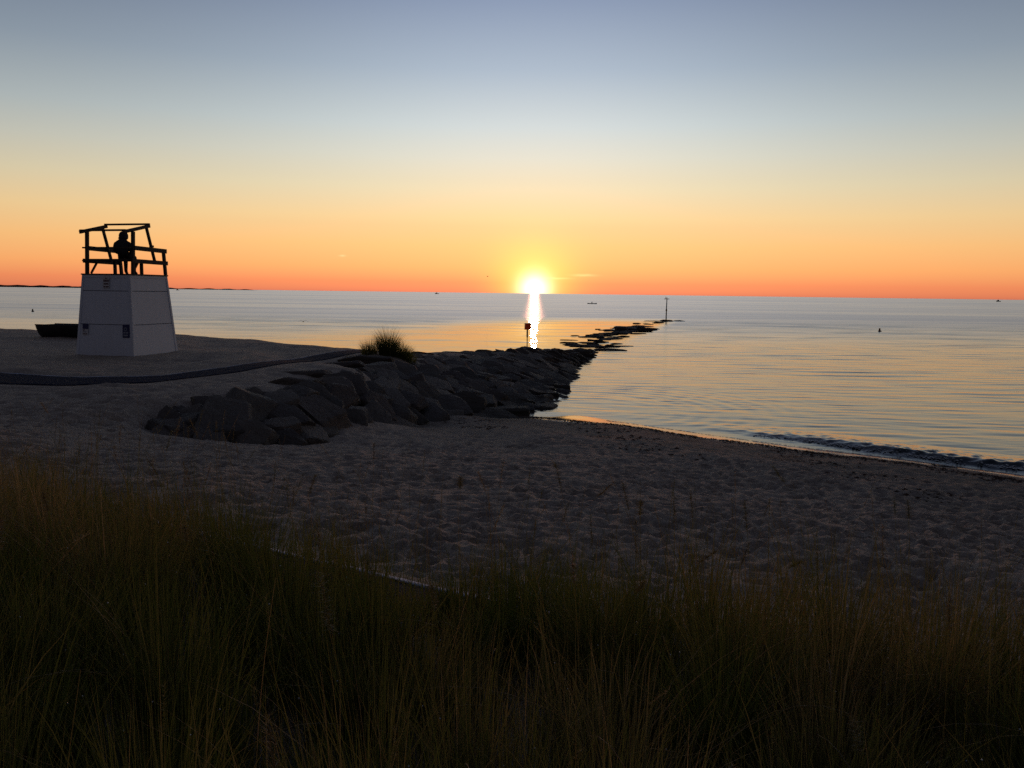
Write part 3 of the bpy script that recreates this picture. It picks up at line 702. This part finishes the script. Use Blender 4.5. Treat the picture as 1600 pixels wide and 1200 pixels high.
person = empty('person', TM @ Vector((-.27, py, ph)), trot+R(16))
tag(person, 'person in dark hooded jacket sitting on tower bench, back turned', 'person')
J = {
 'pelvis': ((-.02, 0, .11), (.15, .125)), 'waist': ((-.035, 0, .26), (.19, .15)), 'chest': ((-.04, 0, .42), (.21, .16)), 'neckb': ((-.01, 0, .56), (.16, .12)),
 'neck': ((.05, 0, .61), .085), 'head': ((.09, 0, .69), (.108, .116)), 'crown': ((.09, 0, .755), (.088, .098)),
 'shl': ((-.02, .19, .49), .10), 'ell': ((.06, .25, .24), .085), 'wrl': ((.26, .13, .15), .046),
 'shr': ((-.02, -.19, .49), .10), 'elr': ((.06, -.25, .24), .085), 'wrr': ((.26, -.11, .15), .046),
 'hipl': ((.04, .10, .10), .098), 'knl': ((.46, .13, .08), .074), 'anl': ((.44, .13, -.36), .052), 'tol': ((.60, .15, -.435), .040),
 'hipr': ((.04, -.10, .10), .098), 'knr': ((.46, -.15, .08), .074), 'anr': ((.38, -.15, -.36), .052), 'tor': ((.54, -.17, -.435), .040)}
Ed = [('pelvis', 'waist'), ('waist', 'chest'), ('chest', 'neckb'), ('neckb', 'neck'), ('neck', 'head'), ('head', 'crown'), ('chest', 'shl'), ('shl', 'ell'), ('ell', 'wrl'), ('chest', 'shr'), ('shr', 'elr'), ('elr', 'wrr'),
      ('pelvis', 'hipl'), ('hipl', 'knl'), ('knl', 'anl'), ('anl', 'tol'), ('pelvis', 'hipr'), ('hipr', 'knr'), ('knr', 'anr'), ('anr', 'tor')]
def pick(c):
    if c.z < -.37: return 2
    if c.z < .20 and c.x > .05 and abs(c.y) < .24 and not (c.z > .13 and c.x > .15 and c.x < .34): return 1
    if c.z < .12: return 1
    if c.z > .62 and c.x > .17: return 3
    return 0
person.scale = (1.12, 1.12, 1.12)
body = figure('body', J, Ed, [MAT['jacket'], MAT['pants'], MAT['shoe'], MAT['skin']], pick, person)
bm = bmesh.new(); bmesh.ops.create_uvsphere(bm, u_segments=20, v_segments=14, radius=1.0)
for v in bm.verts:
    v.co = Vector((v.co.x*.14+.07, v.co.y*.135, v.co.z*.15+.70))
    if v.co.x > .15: v.co.x = .15 - (v.co.x-.15)*.6                 # opening in front
    if v.co.z < .65: v.co.y *= 1.2; v.co.x -= .03
obj('hood', bm, MAT['jacket'], person, True)
bm = bmesh.new()
for dx, dy, dz, r in ((.200, 0, .695, .016), (.192, 0, .65, .012)): bmesh.ops.create_icosphere(bm, subdivisions=2, radius=r, matrix=Matrix.Translation((dx, dy, dz)))
obj('face', bm, MAT['skin'], person, True)
hand('hand', (.27, .12, .15), (1, -.35, -.15), (0, 0, 1), person); hand('hand', (.27, -.10, .15), (1, .35, -.15), (0, 0, 1), person)

# ------------------------------------------------------------------ rowing boat behind the tower
def rowing_boat():
    root = empty('rowing_boat', (-18.0, 34.4, zg(-18, 34.4)-.10), R(168))
    tag(root, 'dark wooden rowing boat drawn up on sand behind white lifeguard tower', 'boat')
    L, n, m = 3.4, 22, 9
    def sect(t):                        # t 0 bow .. 1 stern
        b = .62*math.sin(min(1, t*1.35+.02)*math.pi/2)**.75*(1-.12*max(0, t-.6)/.4)
        keel = .02 + .18*max(0, .18-t)/.18; sheer = .60
        return b, keel, sheer
    bm = bmesh.new(); rows = []
    for off, flip in ((0, 0), (.025, 1)):
        rr = []
        for i in range(n+1):
            t = i/n; b, k, s = sect(t); row = []
            for j in range(-m, m+1):
                w = abs(j)/m; y = (b-off)*math.copysign(math.sin(w*math.pi/2)**.65, j)*(.70+.30*w); z = k+off + (s-k-off)*(1-math.cos(w*math.pi/2))**.9
                x = (t-.5)*L - (.22*(z-k) if t < .15 else 0)*(1-t/.15 if t < .15 else 0)
                row.append(bm.verts.new((x, y, z)))
            rr.append(row)
        rows.append(rr)
        for a, c in zip(rr, rr[1:]):
            for j in range(2*m): bm.faces.new((a[j], a[j+1], c[j+1], c[j]))
    for i in range(n):
        for j in (0, 2*m): bm.faces.new((rows[0][i][j], rows[0][i+1][j], rows[1][i+1][j], rows[1][i][j]))
    for i in (0, n):
        for j in range(2*m): bm.faces.new((rows[0][i][j], rows[0][i][j+1], rows[1][i][j+1], rows[1][i][j]))
    bm.faces.new(rows[0][n])
    obj('hull', bm, MAT['boat'], root, True)
    for sgn in (-1, 1):
        bm = bmesh.new(); tube_bm(bm, [((i/n-.5)*L-(.09*(1-i/n/.15) if i/n < .15 else 0), sgn*(sect(i/n)[0]+.005), sect(i/n)[2]+.005) for i in range(n+1)], .024, 6); obj('gunwale', bm, MAT['boat'], root)
    for t in (.32, .58, .84):
        b, k, s = sect(t); bm = bmesh.new(); box_bm(bm, ((t-.5)*L, 0, s-.18), (.22, b*1.78, .03)); bevel_all(bm, .004); obj('thwart', bm, MAT['boatin'], root)
    return root
rowing_boat()

# ------------------------------------------------------------------ blue access mats
def mat_strip(name, far_edge, near_edge, label, edge_w, group=None):
    """ribbon laid on the sand between two polylines"""
    fe, ne = np.array(far_edge, float), np.array(near_edge, float)
    def resample(p, n):
        d = np.r_[0, np.cumsum(np.hypot(*np.diff(p, axis=0).T))]; t = np.linspace(0, d[-1], n)
        return np.stack([np.interp(t, d, p[:, 0]), np.interp(t, d, p[:, 1])], 1), d[-1]
    _, L = resample(fe, 2); n = int(L/.16)+2
    A, _ = resample(fe, n); B, _ = resample(ne, n)
    ker = np.array([1, 2, 3, 2, 1])/9
    for P in (A, B):
        for c in (0, 1):
            pad = np.r_[[P[0, c]]*2, P[:, c], [P[-1, c]]*2]; sm = np.convolve(pad, ker, 'valid'); P[1:-1, c] = sm[1:-1]
    def ribbon(w0, w1, lift, m, wob=True):
        v, q = [], []
        for i in range(n):
            for j in range(m+1):
                w = w0+(w1-w0)*j/m; x, y = A[i]*(1-w)+B[i]*w
                z = zg(x, y)+.006
                v.append((x, y, z+lift+(.006*math.sin(i*1.3+j)*math.sin(j*2.1+i*.4) if wob else 0)))
        for i in range(n-1):
            for j in range(m): b = i*(m+1)+j; q.append((b, b+1, b+m+2, b+m+1))
        me = np_mesh(name, v, quads=q); return me
    root = empty(name, (0, 0, 0)); tag(root, label, 'beach mat', group)
    def solid(o):
        s = o.modifiers.new('thick', 'SOLIDIFY'); s.thickness = .008; s.offset = -1; return o
    solid(obj('mat_surface', ribbon(0, 1, .008, 10), MAT['mat'], root, True))
    solid(obj('mat_edge', ribbon(-.012, edge_w, .014, 2), MAT['matedge'], root, True))
    if name == 'beach_mat' and edge_w < .03:
        solid(obj('mat_edge', ribbon(1-edge_w, 1.012, .012, 2), MAT['mat'], root, True))
mat_strip('beach_mat', *MATS[0], 'dark blue access mat crossing sand between lifeguard tower and boulders', .02)
mat_strip('beach_mat', *MATS[1], 'dark blue mat with pale edge lying behind the foreground grass', .09)

# ------------------------------------------------------------------ grass
def blades(name, roots, heights, widths, lean, bend, tint, seg=4, mat=None, parent=None, twist=None):
    n = len(roots); r = np.random.default_rng(len(name)+n)
    az = r.uniform(0, 2*math.pi, n) if lean is None else lean
    dirs = np.stack([np.cos(az), np.sin(az), np.zeros(n)], 1)
    fa = r.uniform(0, math.pi, n); side = np.stack([np.cos(fa), np.sin(fa), np.zeros(n)], 1)
    V = np.zeros((n, 2*seg+1, 3)); T = np.zeros((n, 2*seg+1))
    for k in range(seg+1):
        t = k/seg
        c = roots + dirs*(bend*heights*t**2)[:, None] + np.array([0, 0, 1])*(heights*(t - .38*np.minimum(bend, 1.2)**2*t**2.4))[:, None]
        w = widths*(1-t**1.8)*(.75+.25*(t < .6))
        if k < seg:
            V[:, 2*k] = c - side*w[:, None]/2; V[:, 2*k+1] = c + side*w[:, None]/2; T[:, 2*k:2*k+2] = tint[:, None]
        else: V[:, 2*seg] = c; T[:, 2*seg] = tint
    base = (np.arange(n)*(2*seg+1))[:, None]
    q = np.concatenate([base+np.array([[2*k, 2*k+1, 2*k+3, 2*k+2]]) for k in range(seg-1)])
    tr = base+np.array([[2*seg-2, 2*seg-1, 2*seg]])
    me = np_mesh(name, V.reshape(-1, 3), quads=q, tris=tr)
    at = me.attributes.new('tint', 'FLOAT', 'POINT'); at.data.foreach_set('value', T.reshape(-1).astype(np.float32))
    return obj(name, me, mat or MAT['grass'], parent), V
gr = np.random.default_rng(17)
def zg_arr(x, y):
    i = np.clip(np.searchsorted(gx, x)-1, 0, len(gx)-2); j = np.clip(np.searchsorted(gy, y)-1, 0, len(gy)-2)
    return Z[j, i]
def ymax(x): return np.interp(x, [-7, -5, -3.6, -2.6, -1.6, -.6, 0.4, 1.2, 2.2, 3.2, 6], [8.2, 7.6, 7.1, 6.5, 5.9, 5.4, 5.2, 5.3, 4.95, 4.65, 4.2])
def patch(x, y): return np.sin(x*2.1+1.3*np.sin(y*1.7))*.5 + np.sin(x*4.7+y*3.1)*.25 + np.sin(y*2.9-x*1.1)*.25
NB = 60000
rx = gr.uniform(-6.5, 5.5, NB*3); ry = gr.uniform(.9, 8.2, NB*3)
ym = ymax(rx) + .35*patch(rx*1.7, ry)
keep = (ry < ym) & (np.abs(rx) < 1.2+ry*.85) & (gr.random(NB*3) < np.clip(.80+.35*patch(rx, ry), .3, 1)*np.clip((ym-ry)/1.3+.12, 0, 1))
rx, ry = rx[keep][:NB], ry[keep][:NB]; nb = len(rx)
# tufts: pull blades towards clump centres
cxs = gr.uniform(-6.5, 5.5, 620); cys = gr.uniform(.9, 8.2, 620)
ci = np.array([np.argmin((cxs-a)**2+(cys-b)**2) for a, b in zip(rx, ry)])
pull = gr.uniform(.05, .72, nb); ox, oy = rx-cxs[ci], ry-cys[ci]
rx2, ry2 = rx-ox*pull, ry-oy*pull
ch = gr.normal(1.0, .17, 620)[ci]; hh = gr.normal(.56, .13, nb)*ch*(1+.12*patch(rx*.7, ry*.7)); hh = np.clip(hh, .20, .95)*np.interp(rx, [-5, -2, 0, 3], [1.12, 1.0, .92, .95])
leanaz = np.arctan2(oy, ox)+gr.normal(0, .7, nb)
tin = np.clip(.37 + .26*patch(rx*.6+3, ry*.6) + gr.normal(0, .14, 620)[ci] + gr.normal(0, .16, nb), 0, 1)
roots = np.stack([rx2, ry2, zg_arr(rx2, ry2)-.02], 1)
gobj, GV = blades('beach_grass', roots, hh, gr.uniform(.0040, .0105, nb), leanaz, np.abs(gr.normal(.20, .26, nb)), tin, 5)
tag(gobj, 'tall dewy beach grass filling the foreground', 'grass', kind='stuff')
nt_ = 26000; tx = gr.uniform(-5.5, 4.8, nt_*2); ty = gr.uniform(1.0, 7.2, nt_*2); kk = (ty < ymax(tx)-.25) & (np.abs(tx) < 1.2+ty*.8); tx, ty = tx[kk][:nt_], ty[kk][:nt_]; nt_ = len(tx)
th, _ = blades('dead_grass_thatch', np.stack([tx, ty, zg_arr(tx, ty)-.01], 1), gr.uniform(.08, .26, nt_), gr.uniform(.004, .009, nt_), None, np.abs(gr.normal(.9, .5, nt_)), np.clip(gr.normal(.62, .16, nt_), 0, 1), 3)
tag(th, 'matted dead grass on the sand under the tall blades', 'grass', kind='stuff')
# loose bent dry stalks and tall flowering stems with seed heads
def stems():
    bm_v, bm_q, bm_t, tv = [], [], [], []
    r = random.Random(31)
    def strip(pts, w, tint):
        b = len(bm_v); n = len(pts)
        for k in range(2):      # two crossed ribbons so a stem shows from every side
            sd = Vector((1, 0, 0)) if k == 0 else Vector((0, 1, 0)); b = len(bm_v)
            for i, p in enumerate(pts):
                ww = w*(1-.6*i/(n-1)); bm_v.append(tuple(p-sd*ww/2)); bm_v.append(tuple(p+sd*ww/2)); tv.extend((tint, tint))
            for i in range(n-1): bm_q.append((b+2*i, b+2*i+1, b+2*i+3, b+2*i+2))
    tips = []
    for _ in range(620):
        x = r.uniform(-5.5, 4.6); ymx = float(ymax(x)); y = ymx + .3 - abs(r.gauss(0, 1.0))
        if r.random() < .55: y = r.uniform(1.3, ymx)
        if y < 1.2 or abs(x) > 1+y*.8: continue
        h = r.uniform(.55, 1.05)*(1.1 if x < -2 else 1.0); az = r.uniform(0, 6.28); bd = abs(r.gauss(.16, .22)); tint = min(1, max(.3, r.gauss(.58, .17)))
        z0 = zg(x, y)-.02; pts = []
        for i in range(9):
            t = i/8; pts.append(Vector((x+math.cos(az)*bd*h*t*t, y+math.sin(az)*bd*h*t*t, z0+h*(t-.25*bd*bd*t*t))))
        strip(pts, .0030, tint); tips.append(pts[-1])
        if r.random() < .62:    # spike or plume of spikelets
            L = r.uniform(.10, .22); ax = (pts[-1]-pts[-2]).normalized(); plume = r.random() < .3
            for k in range(150 if plume else 60):
                t = r.random(); p = pts[-1] - ax*L*(1-t)*.9 + ax*.05
                a2 = r.uniform(0, 6.28); o = Vector((math.cos(a2), math.sin(a2), .9 if not plume else r.uniform(-.6, .9)))
                ln = (.009 if not plume else .030)*r.uniform(.5, 1.3); e = p + o*ln
                sd = ax.cross(o).normalized()*.0013; b = len(bm_v)
                bm_v.extend([tuple(p-sd), tuple(p+sd), tuple(e)]); tv.extend([min(1, tint+.12)]*3); bm_t.append((b, b+1, b+2))
    # long arching dead stalks lying across the near grass
    for _ in range(70):
        x = r.uniform(-3.5, 3.5); y = r.uniform(1.6, 4.2)
        if abs(x) > .6+y*.75: continue
        h = r.uniform(.5, 1.0); az = r.uniform(0, 6.28); z0 = zg(x, y)+r.uniform(.1, .25); rise = r.uniform(.3, .6)
        pts = [Vector((x+math.cos(az)*h*t, y+math.sin(az)*h*t*.6, z0+rise*math.sin(t*2.0)*.8)) for t in (i/8 for i in range(9))]
        strip(pts, .0042, r.uniform(.6, 1.0))
    me = np_mesh('grass_stalks', bm_v, quads=bm_q, tris=bm_t)
    at = me.attributes.new('tint', 'FLOAT', 'POINT'); at.data.foreach_set('value', np.array(tv, np.float32))
    return obj('grass_stalks', me, MAT['grass']), tips
so_, tips = stems(); tag(so_, 'tall brown seed stalks standing above the foreground grass', 'grass', kind='stuff')
# dew
def dew():
    r = np.random.default_rng(3); bm = bmesh.new(); bmesh.ops.create_icosphere(bm, subdivisions=1, radius=1.0)
    bv = np.array([v.co for v in bm.verts]); bf = np.array([[v.index for v in f.verts] for f in bm.faces]); bm.free()
    idx = r.choice(len(GV), 1000, replace=False); V, T = [], []
    for k, i in enumerate(idx):
        j = r.choice([4, 6, 8]); p = GV[i, j]; V.append(bv*r.uniform(.0018, .0040)+p); T.append(bf+len(bv)*k)
    me = np_mesh('dew_drops', np.concatenate(V), tris=np.concatenate(T)); me.polygons.foreach_set('use_smooth', np.ones(len(me.polygons), bool)); return me
dm = Mat('dew'); dm.set(**{'Base_Color': (.8, .8, .8, 1), 'Roughness': .18, 'IOR': 1.33, 'Metallic': .0, 'Coat_Weight': 1.0}); 
tag(obj('dew_drops', dew(), dm.m), 'tiny dew drops glinting on the foreground grass blades', 'dew', kind='stuff')

# grass clump on the head of the jetty
def clump(loc, rad, h, n, label):
    r = np.random.default_rng(8); root = empty('grass_clump', loc); tag(root, label, 'grass clump')
    for (dx, dy, rr, hh_, k) in ((0, 0, .34, 1.0, .34), (.18, .1, .55, .66, .26), (-.68, .0, .30, .60, .17), (.60, .1, .40, .58, .23)):
        m = int(n*k); a = r.uniform(0, 6.28, m); q = np.sqrt(r.random(m))*rr*rad
        x = dx*rad+np.cos(a)*q; y = dy*rad+np.sin(a)*q*.8; zz = np.array([zg(loc[0]+u, loc[1]+v)-loc[2] for u, v in zip(x, y)])
        hgt = h*hh_*(1-.35*(q/(rr*rad))**2)*r.uniform(.7, 1.1, m)
        blades('blades', np.stack([x, y, zz-.03], 1), hgt, r.uniform(.006, .011, m), a+r.normal(0, .3, m), .10+.55*(q/(rr*rad))*r.uniform(.4, 1.2, m), np.clip(r.normal(.33, .16, m), 0, 1), 4, parent=root)
clump((-4.55, 30.2, zg(-4.55, 30.2)), 1.0, 1.22, 2500, 'bushy clump of beach grass on top of the boulder bank')
for k, (x, y) in enumerate(((-5.7, 29.0),)):
    root, _ = blades('grass_tuft', np.stack([x+gr.normal(0, .10, 90), y+gr.normal(0, .10, 90), np.full(90, zg(x, y)-.02)], 1), gr.uniform(.12, .28, 90), gr.uniform(.006, .010, 90), None, np.abs(gr.normal(.5, .2, 90)), np.clip(gr.normal(.45, .15, 90), 0, 1), 3)
    tag(root, 'small low tuft of grass beside the blue mat end', 'grass tuft')

# ------------------------------------------------------------------ warning sign beyond the jetty crest
sgn = empty('warning_sign', (.84, 47.5, .36)); tag(sgn, 'square sign on thin post rising behind boulders beneath the sun', 'sign')
bm = bmesh.new(); tube_bm(bm, [(0, 0, -.1), (0, 0, 1.30)], .028, 8); obj('post', bm, MAT['rust'], sgn)
bm = bmesh.new(); tube_bm(bm, [(0, 0, 1.12), (0, 0, 1.58)], .045, 8); obj('post_sleeve', bm, MAT['rust'], sgn)
bm = bmesh.new(); box_bm(bm, (.03, -.056, 1.75), (.37, .006, .37)); obj('board', bm, MAT['placard'], sgn)
for dx in (-.18, .24):
    bm = bmesh.new(); box_bm(bm, (dx, -.062, 1.75), (.012, .012, .37)); obj('board_edge', bm, MAT['rust'], sgn)

# marker pole at the end of the jetty
mp = empty('marker_pole', (23.6, 127.5, -.1)); tag(mp, 'thin dark marker pole with crossbar at the seaward jetty end', 'marker pole')
bm = bmesh.new(); tube_bm(bm, [(0, 0, -.6), (0, 0, 1.6), (.02, 0, 3.75)], [.10, .085, .06], 8); obj('pile', bm, MAT['rust'], mp)
bm = bmesh.new(); box_bm(bm, (0, 0, 3.52), (.78, .07, .09)); obj('crossbar', bm, MAT['rust'], mp)
bm = bmesh.new(); lathe_bm(bm, [(.13, 1.7), (.13, 1.9)], 10); obj('collar', bm, MAT['rust'], mp)
bm = bmesh.new(); tube_bm(bm, [(-.16, 0, 3.5), (-.16, 0, 3.86)], .035, 6); obj('top_pin', bm, MAT['rust'], mp)

# kayak and paddler
ky = empty('kayak', (32.4, 340, 0), R(4)); tag(ky, 'tiny dark kayak crossing the water right of the sun', 'kayak')
bm = bmesh.new(); ks = []
for i in range(17):
    t = i/16; b = .33*math.sin(math.pi*min(max(t, .02), .98))**.7; zt = .22+.14*(2*t-1)**2; x = (t-.5)*3.9
    ks.append([bm.verts.new((x, b*math.cos(a), (zt if math.sin(a) > 0 else .05)*abs(math.sin(a))*(1 if math.sin(a) > 0 else -1)+.08)) for a in (2*math.pi*k/12 for k in range(12))])
for a, b in zip(ks, ks[1:]):
    for k in range(12): bm.faces.new((a[k], a[(k+1) % 12], b[(k+1) % 12], b[k]))
bm.faces.new(ks[0]); bm.faces.new(ks[-1]); obj('kayak_hull', bm, MAT['hull'], ky, True)
bm = bmesh.new(); lathe_bm(bm, [(.30, 0), (.27, .06)], 16, (-.25, 0, .22)); obj('cockpit_rim', bm, MAT['hull'], ky)
pd = empty('person', (32.4-.25, 340, .22), R(4)); tag(pd, 'tiny paddler seated in the kayak right of the sun', 'person')
PJ = {'pelvis': ((0, 0, .08), .15), 'chest': ((.03, 0, .42), (.17, .13)), 'neck': ((.05, 0, .60), .07), 'head': ((.06, 0, .74), (.10, .11)), 'sl': ((.02, .19, .50), .07), 'el': ((.18, .32, .34), .055), 'hl': ((.42, .30, .40), .045),
      'sr': ((.02, -.19, .50), .07), 'er': ((.18, -.32, .34), .055), 'hr': ((.42, -.30, .46), .045), 'kl': ((.5, .12, .12), .085), 'kr': ((.5, -.12, .12), .085)}
figure('body', PJ, [('pelvis', 'chest'), ('chest', 'neck'), ('neck', 'head'), ('chest', 'sl'), ('sl', 'el'), ('el', 'hl'), ('chest', 'sr'), ('sr', 'er'), ('er', 'hr'), ('pelvis', 'kl'), ('pelvis', 'kr')], [MAT['jacket'], MAT['skin']], lambda c: 1 if c.z > .64 else 0, pd, 1)
bm = bmesh.new(); tube_bm(bm, [(.42, 1.0, .22), (.42, -1.0, .64)], .018, 6)
for s in (-1, 1): box_bm(bm, (.42, s*-1.05, .43+s*.22), (.02, .42, .16), Matrix.Rotation(s*.2, 3, 'X'))
po = obj('paddle', bm, MAT['hull']); po.location = (32.15, 340, .22); po.rotation_euler = (0, 0, R(4)); tag(po, 'paddle held across the tiny kayak right of the sun', 'paddle')

# buoys
def buoy(x, y, label, s):
    o = empty('mooring_buoy', (x, y, -.12*s)); tag(o, label, 'buoy', 'buoys floating off the beach')
    bm = bmesh.new(); lathe_bm(bm, [(.10*s, -.1*s), (.24*s, .02*s), (.27*s, .15*s), (.22*s, .30*s), (.15*s, .36*s)], 14); obj('float', bm, MAT['buoy'], o, True)
    bm = bmesh.new(); lathe_bm(bm, [(.15*s, .34*s), (.16*s, .60*s), (.13*s, .74*s)], 12); obj('can_top', bm, MAT['hull'], o, True)
    bm = bmesh.new(); bmesh.ops.create_icosphere(bm, subdivisions=2, radius=.12*s, matrix=Matrix.Translation((.27*s, -.05*s, .16*s))); obj('fender', bm, MAT['hull'], o, True)
buoy(44.0, 99.2, 'dark can buoy floating on open water at far right', .62)
buoy(-77.9, 134.3, 'small pale-topped buoy floating left of the lifeguard tower', .7)

# gull over the water
def gull(loc, rz, s, label):
    o = empty('flying_gull', loc, rz); tag(o, label, 'bird')
    bm = bmesh.new(); tube_bm(bm, [(0, -.26*s, -.02*s), (0, -.16*s, 0), (0, 0, 0), (0, .14*s, .02*s), (0, .22*s, .03*s), (0, .30*s, .015*s)], [.012*s, .05*s, .075*s, .06*s, .045*s, .008*s], 8); obj('body', bm, MAT['feather'], o, True)
    for sg_ in (-1, 1):
        bm = bmesh.new(); top = []
        pts = [(0.05, .02, .02), (.25, .05, .16), (.45, .0, .15), (.68, -.14, -.02)]; ch = [.20, .18, .14, .02]
        vs = [[bm.verts.new((sg_*p[0]*s, (p[1]+dy*c)*s, (p[2]+dz)*s)) for dy, dz in ((.5, 0), (0, .018), (-.5, 0), (0, -.006))] for p, c in zip(pts, ch)]
        for a, b in zip(vs, vs[1:]):
            for k in range(4): bm.faces.new((a[k], a[(k+1) % 4], b[(k+1) % 4], b[k]))
        bm.faces.new(vs[0]); bm.faces.new(vs[-1]); obj('wing', bm, MAT['feather'], o)
    bm = bmesh.new(); box_bm(bm, (0, -.31*s, -.02*s), (.10*s, .12*s, .012*s)); obj('tail', bm, MAT['feather'], o)
gull((-15.2, 60, 1.75), R(25), .5, 'gull flying low over water right of the lifeguard tower')
gull((-6.2, 200, 7.9), R(60), .7, 'tiny bird in the sky just left of the sun')

# far boats on the horizon
def far_boat(az, d, s, label):
    x, y = math.sin(R(az))*d, math.cos(R(az))*d
    o = empty('fishing_boat', (x, y, 0), R(15)); tag(o, label, 'boat', 'boats on the horizon')
    bm = bmesh.new(); hs = []
    for i in range(9):
        t = i/8; b = 1.5*math.sin(math.pi*min(.94, .04+t*.62))**.6; x0 = (t-.5)*9; sh = 1.3+.8*(t < .4)*(.4-t)*2
        hs.append([bm.verts.new(v) for v in ((x0, -b, sh), (x0, -b*.8, -.3), (x0, b*.8, -.3), (x0, b, sh))])
    for a, b in zip(hs, hs[1:]):
        for k in range(4): bm.faces.new((a[k], a[(k+1) % 4], b[(k+1) % 4], b[k]))
    bm.faces.new(hs[0]); bm.faces.new(hs[-1]); bmesh.ops.scale(bm, vec=(s, s, s), verts=bm.verts); obj('hull', bm, MAT['hull'], o)
    bm = bmesh.new(); box_bm(bm, (-.6*s, 0, 2.2*s), (2.6*s, 2.0*s, 2.0*s)); bevel_all(bm, .2*s); obj('cabin', bm, MAT['hull'], o)
    bm = bmesh.new(); tube_bm(bm, [(.4*s, 0, 1*s), (.4*s, 0, 6.5*s)], .09*s, 6); obj('mast', bm, MAT['hull'], o)
far_boat(-5.25, 1900, 1.0, 'tiny boat silhouette on the horizon left of the sun')
far_boat(30.3, 1800, 1.0, 'tiny boat silhouette on the horizon at far right')
far_boat(-22.0, 2400, .9, 'tiny boat silhouette on the horizon beside the lifeguard tower')

# ------------------------------------------------------------------ driftwood and weed on the beach
dw = empty('driftwood_log', (10.05, 18.65, .06), R(-28)); tag(dw, 'dark wet driftwood log lying at the water edge on right', 'driftwood')
bm = bmesh.new(); tube_bm(bm, [(-.36, 0, .02), (-.28, .01, .06), (-.1, 0, .075), (.12, .02, .06), (.3, .0, .03), (.42, .02, -.01)], [.02, .05, .06, .055, .04, .015], 9); obj('trunk', bm, MAT['drift'], dw, True)
bm = bmesh.new(); tube_bm(bm, [(-.2, 0, .08), (-.30, -.06, .13), (-.36, -.10, .15)], [.025, .018, .008], 6); obj('branch_stub', bm, MAT['drift'], dw, True)
bm = bmesh.new(); tube_bm(bm, [(.3, 0, .03), (.5, -.06, .02), (.72, -.10, .03), (.9, -.2, .0)], [.03, .025, .018, .006], 6); obj('branch', bm, MAT['drift'], dw, True)
def wrack():
    r = np.random.default_rng(77); V, T = [], []; n = 0
    for k in range(5200):
        al = r.uniform(-1, 20); band = r.random()
        se = -1.25 - .28*abs(r.normal()) + .12*math.sin(al*1.7)+.06*math.sin(al*5.1) if band < .5 else -r.uniform(1.4, 6.0)
        if band >= .5 and (math.sin(al*1.1+se*1.3)+math.sin(al*2.9-se*2.1)*.7) < .55: continue
        x = 1+.737*al+.675*se; y = 28-.675*al+.737*se
        z = zg(x, y)+.004; s = r.uniform(.015, .05)*(.8 if band < .5 else 1); a = r.uniform(0, 6.28)
        e = np.array([math.cos(a), math.sin(a), 0])*s*1.6; f = np.array([-math.sin(a), math.cos(a), 0])*s*.4; c = np.array([x, y, z]); h = np.array([0, 0, s*r.uniform(.25, .8)])
        V += [c-e, c-f, c+e, c+f, c+h]; b = n*5; T += [(b, b+1, b+4), (b+1, b+2, b+4), (b+2, b+3, b+4), (b+3, b, b+4)]; n += 1
    return np_mesh('seaweed_wrack', np.array(V), tris=np.array(T))
tag(obj('seaweed_wrack', wrack(), MAT['weed']), 'dark scraps of seaweed strewn along the tide line', 'seaweed', kind='stuff')

def foam():
    r = np.random.default_rng(5); V, T = [], []; n = 0
    for k in range(3600):
        al = r.uniform(3, 18); w = r.random(); x_ = 1+.737*al
        if w < .55: se = .78 + .10*math.sin(al*.9) + .05*math.sin(al*2.3) + r.normal(0, .07)        # front of the wavelet
        elif w < .8: se = -.18 + .10*math.sin(al*1.3) + .05*math.sin(al*3.7) + r.normal(0, .025)    # swash line
        else: continue
        if r.random() > .5+.5*math.sin(al*2.7+se)+.2: continue
        if x_ < 6.5 and w < .55: continue
        x = 1+.737*al+.675*se; y = 28-.675*al+.737*se
        i = min(np.searchsorted(wx, x), len(wx)-1); j = min(np.searchsorted(wy, y), len(wy)-1)
        z = max(float(WZ[j, i]), zg(x, y))+.004; s = r.uniform(.008, .028)
        for q in range(6):
            a = q*1.047; V.append((x+math.cos(a)*s*1.5, y+math.sin(a)*s*.9, z))
        V.append((x, y, z+s*.3)); b = n*7; T += [(b+q, b+(q+1) % 6, b+6) for q in range(6)]; n += 1
    return np_mesh('sea_foam', np.array(V), tris=np.array(T))
MAT['foam'] = simple('sea foam', (.62, .62, .62), .7, 30, .1, .1)
tag(obj('sea_foam', foam(), MAT['foam']), 'thin flecks of foam along the small wave and swash line', 'foam', kind='stuff')
